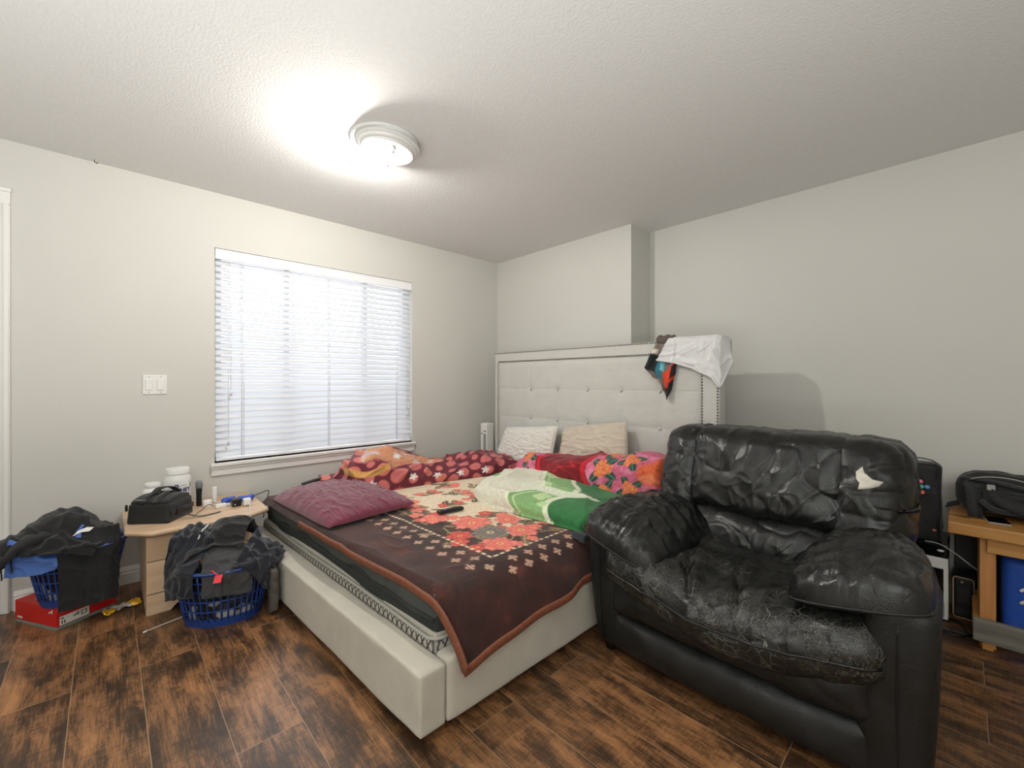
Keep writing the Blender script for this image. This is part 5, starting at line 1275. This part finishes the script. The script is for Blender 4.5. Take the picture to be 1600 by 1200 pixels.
X_ = np.where(t < q3, xt, xt+(xb-xt)*((t-q3)/(1-q3))); fr = np.clip((t-q3)/(1-q3), 0, 1)
Y_ = np.where(t < q1, yb, np.where(t < q3, yb+(yf+.012-yb)*sstep(q1, q3, t), (yf+.012)-.012*sstep(0, .12, fr)-.010*fr)); Z_ = np.where(t < q1, zbk+(ztp-zbk)*(t/q1), np.where(t < q3, ztp, ztp+(zbm-ztp)*fr))
cn = np.exp(-((t-q3)/.025)**2); Z_ = Z_-.006*cn; Y_ = Y_+.002*cn
rad = np.arctan2(s-.78, fr+.05)
Y_ = Y_-np.clip(fr*3, 0, 1)*(.010*ridge(rad*4, fr*1.2, 3, 3)+.008*fbm(s*4, fr*3, 2, 3)+.012*ridge((s-.28-.15*fr)*5, fr*.8, 6, 4))
tsm = cloth_obj('t_shirt', np.stack([X_, Y_, Z_], -1), M['wht_cloth'], .003, label='white t-shirt draped over the right end of the headboard', cat='t-shirt')
edge_ = np.stack([X_, Y_-.003, Z_], -1)[:, -1]; emit('hem', *tube(edge_[::3], .004, 8, flat=(.003, .007)), M['wht_cloth'], tsm)
# patterned swim shorts: two hanging legs and a waistband
so = thing('swim_shorts', (2.02, hy-.02, 1.07), 'patterned taupe, teal and orange swim shorts hung on the headboard', 'shorts')
a, b = 90, 70
s, t = np.meshgrid(np.linspace(0, 1, a), np.linspace(0, 1, b), indexing='ij')     # s across, t down
xl = np.interp(t, [0, .15, .4, .65, .8, 1], [1.985, 1.975, 1.935, 1.905, 1.95, 2.00]); xr = np.interp(t, [0, .15, .4, .65, .8, 1], [2.10, 2.12, 2.12, 2.115, 2.10, 2.085])
Xs = xl+(xr-xl)*s; zb_ = np.interp(s, [0, .25, .5, .62, .8, 1], [1.18, 1.16, 1.125, 1.07, 1.08, 1.14])
Zs = (hz+.018)*(1-t)+zb_*t
Ys = hy-.024-.014*np.sin(s*15+t*2)*np.clip(t*3, .2, 1)-.012*np.clip(t, 0, 1)-.006*fbm(s*5, t*5, 3, 2)
V = np.stack([Xs, np.minimum(Ys, hy-.008), Zs], -1).reshape(-1, 3); sf, tf = s.ravel(), t.ravel(); C = np.tile(rgb('#7d726b'), (a*b, 1))
dg = sf+.9*tf
mixc(C, sstep(.30, .34, tf-.15*sf)*sstep(.42, .38, sf+.1*tf)*sstep(.72, .68, tf), rgb('#22272a')); mixc(C, sstep(.36, .38, sf+.06*tf)*sstep(.60, .57, sf+.10*tf)*sstep(.26, .30, tf)*sstep(.80, .76, tf), rgb('#2f6f80')); mixc(C, sstep(.48, .50, sf+.02*tf)*sstep(.60, .57, sf)*sstep(.28, .32, tf)*sstep(.62, .58, tf+.4*sf-.2), rgb('#6fc0d0'))
mixc(C, sstep(.57, .60, sf)*sstep(.48, .52, tf+.3*(sf-.8)), rgb('#e0482a')); mixc(C, sstep(.56, .6, sf)*sstep(.80, .84, tf), rgb('#1e1e20')); mixc(C, sstep(.85, .88, sf+.15*(tf-.6))*(tf > .5), rgb('#241f20')); mixc(C, sstep(.62, .66, sf)*sstep(.70, .73, tf)*sstep(.80, .77, tf), rgb('#c83a24'))
mixc(C, sstep(.86, .90, tf)*sstep(.42, .38, sf), rgb('#cfc8bc')); mixc(C, sstep(.22, .24, tf)*sstep(.34, .31, tf)*(sf < .22), rgb('#d8cfc4'))
o = emit('shorts_cloth', V, gridF(a, b), M['attr_flat'], so, color=C); solid(o, .004)
mb = MB(); V, F = rbox((.066, .024, .028), .02, (24, 10, 10)); V[:, 2] += .004*np.sin(V[:, 0]*120); mb.add(V+(2.045, hy-.016, hz+.008), F); mb.out('waistband', mat('dark taupe waistband', '#5c534e', .9, bump=(200, .4, .002)), so)
V, F = rbox((.04, .05, .012), .01, (12, 10, 6)); emit('waistband_lining', V+(2.03, hy+.045, hz+.014), F, M['blk_cloth'], so)

# ================================================================== RIGHT CORNER: APPLIANCES, BAGS, WORKBENCH
ap = thing('appliance_tower', (3.22, .14, 0), 'white framed appliance with black top section behind the armchair', 'appliance')
mb = MB(); mb.box((3.08, 0, .012), (3.352, .27, .315), .006); mb.out('housing', M['wht_plastic'], ap, smooth=False)
emit('front_panel', *box((3.10, -.004, .09), (3.335, .002, .262), .002), M['blk_gloss'], ap, smooth=False)
emit('dispenser', *box((3.27, -.008, .025), (3.338, .0, .10), .006), M['grey_plastic'], ap, smooth=False)
emit('top_section', *box((3.075, -.005, .315), (3.355, .275, .383), .008), M['blk_gloss'], ap, smooth=False)
Vl, Fl = lathe((0, 0, 0), [(.011, 0), (.011, .001), (0, .0012)], 20); emit('badge', np.stack([Vl[:, 0]*1.2, -Vl[:, 2]-.006, Vl[:, 1]*.5], 1)+np.array((3.325, 0, .352)), Fl, M['paper'], ap)
emit('foot_rail', *box((3.09, .01, 0), (3.345, .26, .013)), M['blk_plastic'], ap, smooth=False)
tt = thing('tote_bag', (3.2, .07, .385), 'black tote bag with coloured dots standing on the appliance', 'tote bag')
V, F = rbox((.115, .065, .195), .025, (24, 14, 36)); V[:, 1] += .006*fbm(V[:, 0]*12, V[:, 2]*10, 1, 3); V[:, 0] += .006*fbm(V[:, 1]*10, V[:, 2]*9, 4, 2); emit('bag_body', V+(3.213, .072, .58), F, M['blk_nylon'], tt)
V, F = ribbon([(3.16, .01, .70), (3.162, .012, .775), (3.20, .03, .798), (3.28, .03, .795), (3.312, .012, .775), (3.314, .008, .70)], .022, .003, (.3, .1, .1) if False else (0.02, 1, 0.0)); emit('handle', V, F, M['blk_web'], tt)
for (px_, pz_), mm in zip(((3.252, .682), (3.255, .656), (3.277, .658), (3.258, .628)), ('orange_dot', 'green_dot', 'blue_dot', 'red_dot')):
    Vl, Fl = lathe((0, 0, 0), [(.0105, 0), (.0105, .0015), (0, .0018)], 18); emit('printed_dot', np.stack([Vl[:, 0], -Vl[:, 2]-.001, Vl[:, 1]], 1)+np.array((px_, .004, pz_)), Fl, M[mm], tt)
Vl, Fl = lathe((0, 0, 0), [(.008, 0), (.008, .0015), (0, .0018)], 18); emit('printed_mark', np.stack([Vl[:, 0], -Vl[:, 2]-.001, Vl[:, 1]*.6], 1)+np.array((3.303, .006, .445)), Fl, M['red_dot'], tt)
ht = thing('space_heater', (3.40, .17, 0), 'small black space heater with beige edge band by the bench leg', 'heater')
V, F = rbox((.041, .075, .108), .016, (14, 16, 24)); emit('body', V+(3.403, .17, .110), F, M['blk_plastic'], ht)
rr_ = .014; w_, h_ = .036, .101; cs = []
for cx, cz, a0_ in ((w_-rr_, h_-rr_, 0), (-w_+rr_, h_-rr_, 90), (-w_+rr_, -h_+rr_, 180), (w_-rr_, -h_+rr_, 270)):
    for q in range(7): a_ = math.radians(a0_+q*15); cs.append((3.403+cx+rr_*math.cos(a_), .093, .110+cz+rr_*math.sin(a_)))
emit('edge_band', *tube(cs, .0032, 6, True), M['beige_trim'], ht)
mb = MB()
for i in range(13): mb.box((3.376+i*.0044, .0925, .022), (3.3782+i*.0044, .0955, .058))
for i in range(9): mb.box((3.382+i*.005, .0935, .085), (3.3836+i*.005, .0955, .165))
mb.out('grille', M['dk_grey'], ht, smooth=False)
Vl, Fl = lathe((0, 0, 0), [(.006, 0), (.006, .002), (0, .0025)], 16); emit('badge', np.stack([Vl[:, 0], -Vl[:, 2], Vl[:, 1]*.7], 1)+np.array((3.398, .094, .188)), Fl, M['beige_trim'], ht)
emit('storage_case', *box((3.37, .262, 0), (3.60, .290, .43), .006), M['dk_grey'], label='dark grey flat case standing on the wall behind the heater', cat='case', smooth=False)

wbn = thing('workbench', (4.0, .03, 0), 'low varnished pine workbench at the right edge of the room', 'workbench')
emit('top', *box((3.353, -.20, .497), (4.75, .275, .548), .004), M['pine'], wbn, smooth=False)
for x0 in (3.453, 4.55):
    emit('leg', *box((x0, -.15, .0), (x0+.05, -.06, .497), .002), M['pine_v'], wbn, smooth=False); emit('leg', *box((x0, .17, .0), (x0+.05, .26, .497), .002), M['pine_v'], wbn, smooth=False)
emit('apron', *box((3.475, -.172, .432), (4.6, -.15, .497), .002), M['pine'], wbn, smooth=False)
emit('cross_piece', *box((3.412, -.02, .455), (3.44, .24, .497), .002), M['pine'], wbn, smooth=False)
emit('lower_board', *box((3.432, -.20, .04), (4.65, -.178, .139), .002), M['grey_wood'], wbn, smooth=False)
emit('lower_end', *box((3.432, -.178, .045), (3.452, .20, .135), .002), M['pine'], wbn, smooth=False)
emit('lower_block', *box((3.46, -.178, .0), (3.495, -.15, .06), .002), M['pine'], wbn, smooth=False)
bgb = thing('blue_bag', (3.85, .03, 0), 'bright blue shopping bag stored under the workbench', 'bag')
V, F = rbox((.32, .075, .195), .03, (40, 14, 30)); V[:, 1] += .012*fbm(V[:, 0]*6, V[:, 2]*7, 2, 3); V[:, 2] += .015*pn(V[:, 0]*7, 0, 1)*(V[:, 2] > .1); emit('bag_body', V+(3.845, .03, .200), F, M['blue_bag'], bgb)
for z in (.20, .255): emit('white_print', *tube(smooth_path([(3.578, -.052, z), (3.59, -.053, z+.012), (3.61, -.053, z+.008), (3.63, -.053, z-.004)], 6), .006, 8, flat=(.002, .006)), M['paper'], bgb)
ph = thing('phone', (3.50, 0, .548), 'dark smartphone with pale edge lying on the workbench', 'phone')
pa = math.radians(8); pc = np.array((3.508, -.035))
V, F = box((pc[0]-.036, pc[1]-.065, .548), (pc[0]+.036, pc[1]+.065, .5555), .003); emit('body', R2(V, pa, pc), F, M['grey_plastic'], ph, smooth=False)
V, F = box((pc[0]-.034, pc[1]-.063, .5552), (pc[0]+.034, pc[1]+.063, .5562)); emit('screen', R2(V, pa, pc), F, M['blk_gloss'], ph, smooth=False)
bk = thing('backpack', (3.6, .1, .548), 'black backpack lying on its side on the workbench', 'backpack')
V, F = rbox((.225, .105, .085), .075, (60, 30, 26)); V[:, 2] += .022*np.cos(V[:, 0]*8+.9)*(V[:, 2] > 0)+.008*fbm(V[:, 0]*9, V[:, 1]*9, V[:, 2]*9, 3)-.012*ridge(V[:, 0]*5, V[:, 1]*14, V[:, 2]*12, 3); V[:, 0] -= .02*(V[:, 2] < 0)*0
emit('main_compartment', V+(3.60, .115, .648), F, M['blk_nylon'], bk)
V, F = rbox((.17, .03, .05), .028, (40, 10, 16)); V[:, 1] -= .01*fbm(V[:, 0]*10, V[:, 2]*12, 3, 3); emit('front_pocket', V+(3.62, .0, .63), F, M['blk_nylon'], bk)
for P_, w_, wd in (([(3.43, .02, .70), (3.433, -.02, .685), (3.437, -.045, .64), (3.440, -.055, .585), (3.442, -.05, .556)], .05, (1, .1, 0)), ([(3.475, -.01, .68), (3.50, -.05, .665), (3.53, -.065, .645), (3.58, -.07, .625), (3.66, -.06, .62)], .055, (.1, .45, .9)), ([(3.40, .05, .72), (3.47, .0, .725), (3.55, -.01, .715), (3.66, -.005, .69), (3.74, .0, .67)], .022, (0, .8, .5)), ([(3.455, -.05, .64), (3.50, -.06, .605), (3.56, -.06, .60), (3.64, -.05, .62)], .04, (.2, .9, .3))):
    emit('strap', *ribbon(P_, w_, .006, wd), M['blk_web'], bk)
emit('strap_tab', *ribbon([(3.39, .03, .60), (3.365, .01, .592), (3.345, -.005, .585)], .03, .004, (.3, .3, .9)), M['blk_web'], bk)
emit('buckle', *box((3.478, -.032, .685), (3.505, -.018, .712), .004), M['grey_plastic'], bk, smooth=False)
emit('zip', *tube(smooth_path([(3.40, .05, .70), (3.46, .0, .738), (3.55, .0, .745), (3.65, .0, .72)], 8), .003, 6), M['grey_plastic'], bk)
# cables
emit('grey_cable', *tube(smooth_path([(3.27, -.02, .390), (3.316, -.03, .392), (3.355, -.035, .375), (3.392, -.03, .347), (3.425, -.04, .322), (3.46, -.02, .29)], 8), .0035, 8), M['grey_plastic'], label='grey cable arching from the tote bag to the workbench', cat='cable')
emit('floor_cable', *tube(smooth_path([(3.27, -.11, .005), (3.33, -.10, .005), (3.38, -.09, .005), (3.42, -.085, .006), (3.445, -.06, .006)], 8), .005, 8), M['blk_plastic'], label='thick black cable on floor between armchair and workbench', cat='cable', group='black floor cables')
emit('floor_cable', *tube(smooth_path([(3.36, .06, .006), (3.385, .05, .007), (3.405, .0, .006), (3.41, -.06, .006), (3.414, -.10, .006), (3.38, -.13, .006), (3.31, -.125, .005)], 8), .004, 8), M['blk_plastic'], label='black cable curling on the floor in front of the heater', cat='cable', group='black floor cables')

# ================================================================== CAMERA AND LIGHT
cam = bpy.data.cameras.new('camera'); co = bpy.data.objects.new('camera', cam); COL.objects.link(co)
co.location = (3.3995, -3.014, 1.1949); co.rotation_euler = (PI/2, 0, .8111)
cam.sensor_width = 36; cam.lens = 668.45/1600*36; cam.shift_y = -4.6/1600; cam.clip_start = .02
SC.camera = co
def lamp(name, kind, loc, power, color, **k):
    l = bpy.data.lights.new(name, kind); l.energy = power; l.color = color
    for a, b in k.items(): setattr(l, a, b)
    o = bpy.data.objects.new(name, l); COL.objects.link(o); o.location = loc; return o
d = lamp('daylight', 'AREA', (-.75, -1.75, 1.5), 38, (.93, .96, 1), shape='RECTANGLE', size=2.2, size_y=2.0); d.rotation_euler = (0, -PI/2, 0)
f = lamp('ceiling_bounce_fill', 'AREA', (3.3, -3.9, .7), 80, (.98, 1, .985), shape='DISK', size=2.2); f.rotation_euler = (PI, 0, 0)  # added unseen uplight behind the camera, brightens the ceiling for soft bounce
f2 = lamp('soft_room_fill', 'POINT', (4.2, -3.7, 1.9), 40, (.99, 1, .985), shadow_soft_size=.6)  # added soft fill point out of view, lifts the whole room
w = bpy.data.worlds.new('sky'); SC.world = w; w.use_nodes = True
w.node_tree.nodes['Background'].inputs[0].default_value = (.85, .92, 1, 1); w.node_tree.nodes['Background'].inputs[1].default_value = 1.2
SC.view_settings.view_transform = 'Standard'
SC.view_settings.exposure = 0.0

SC.cycles.max_bounces = 8; SC.cycles.diffuse_bounces = 4; SC.cycles.glossy_bounces = 3
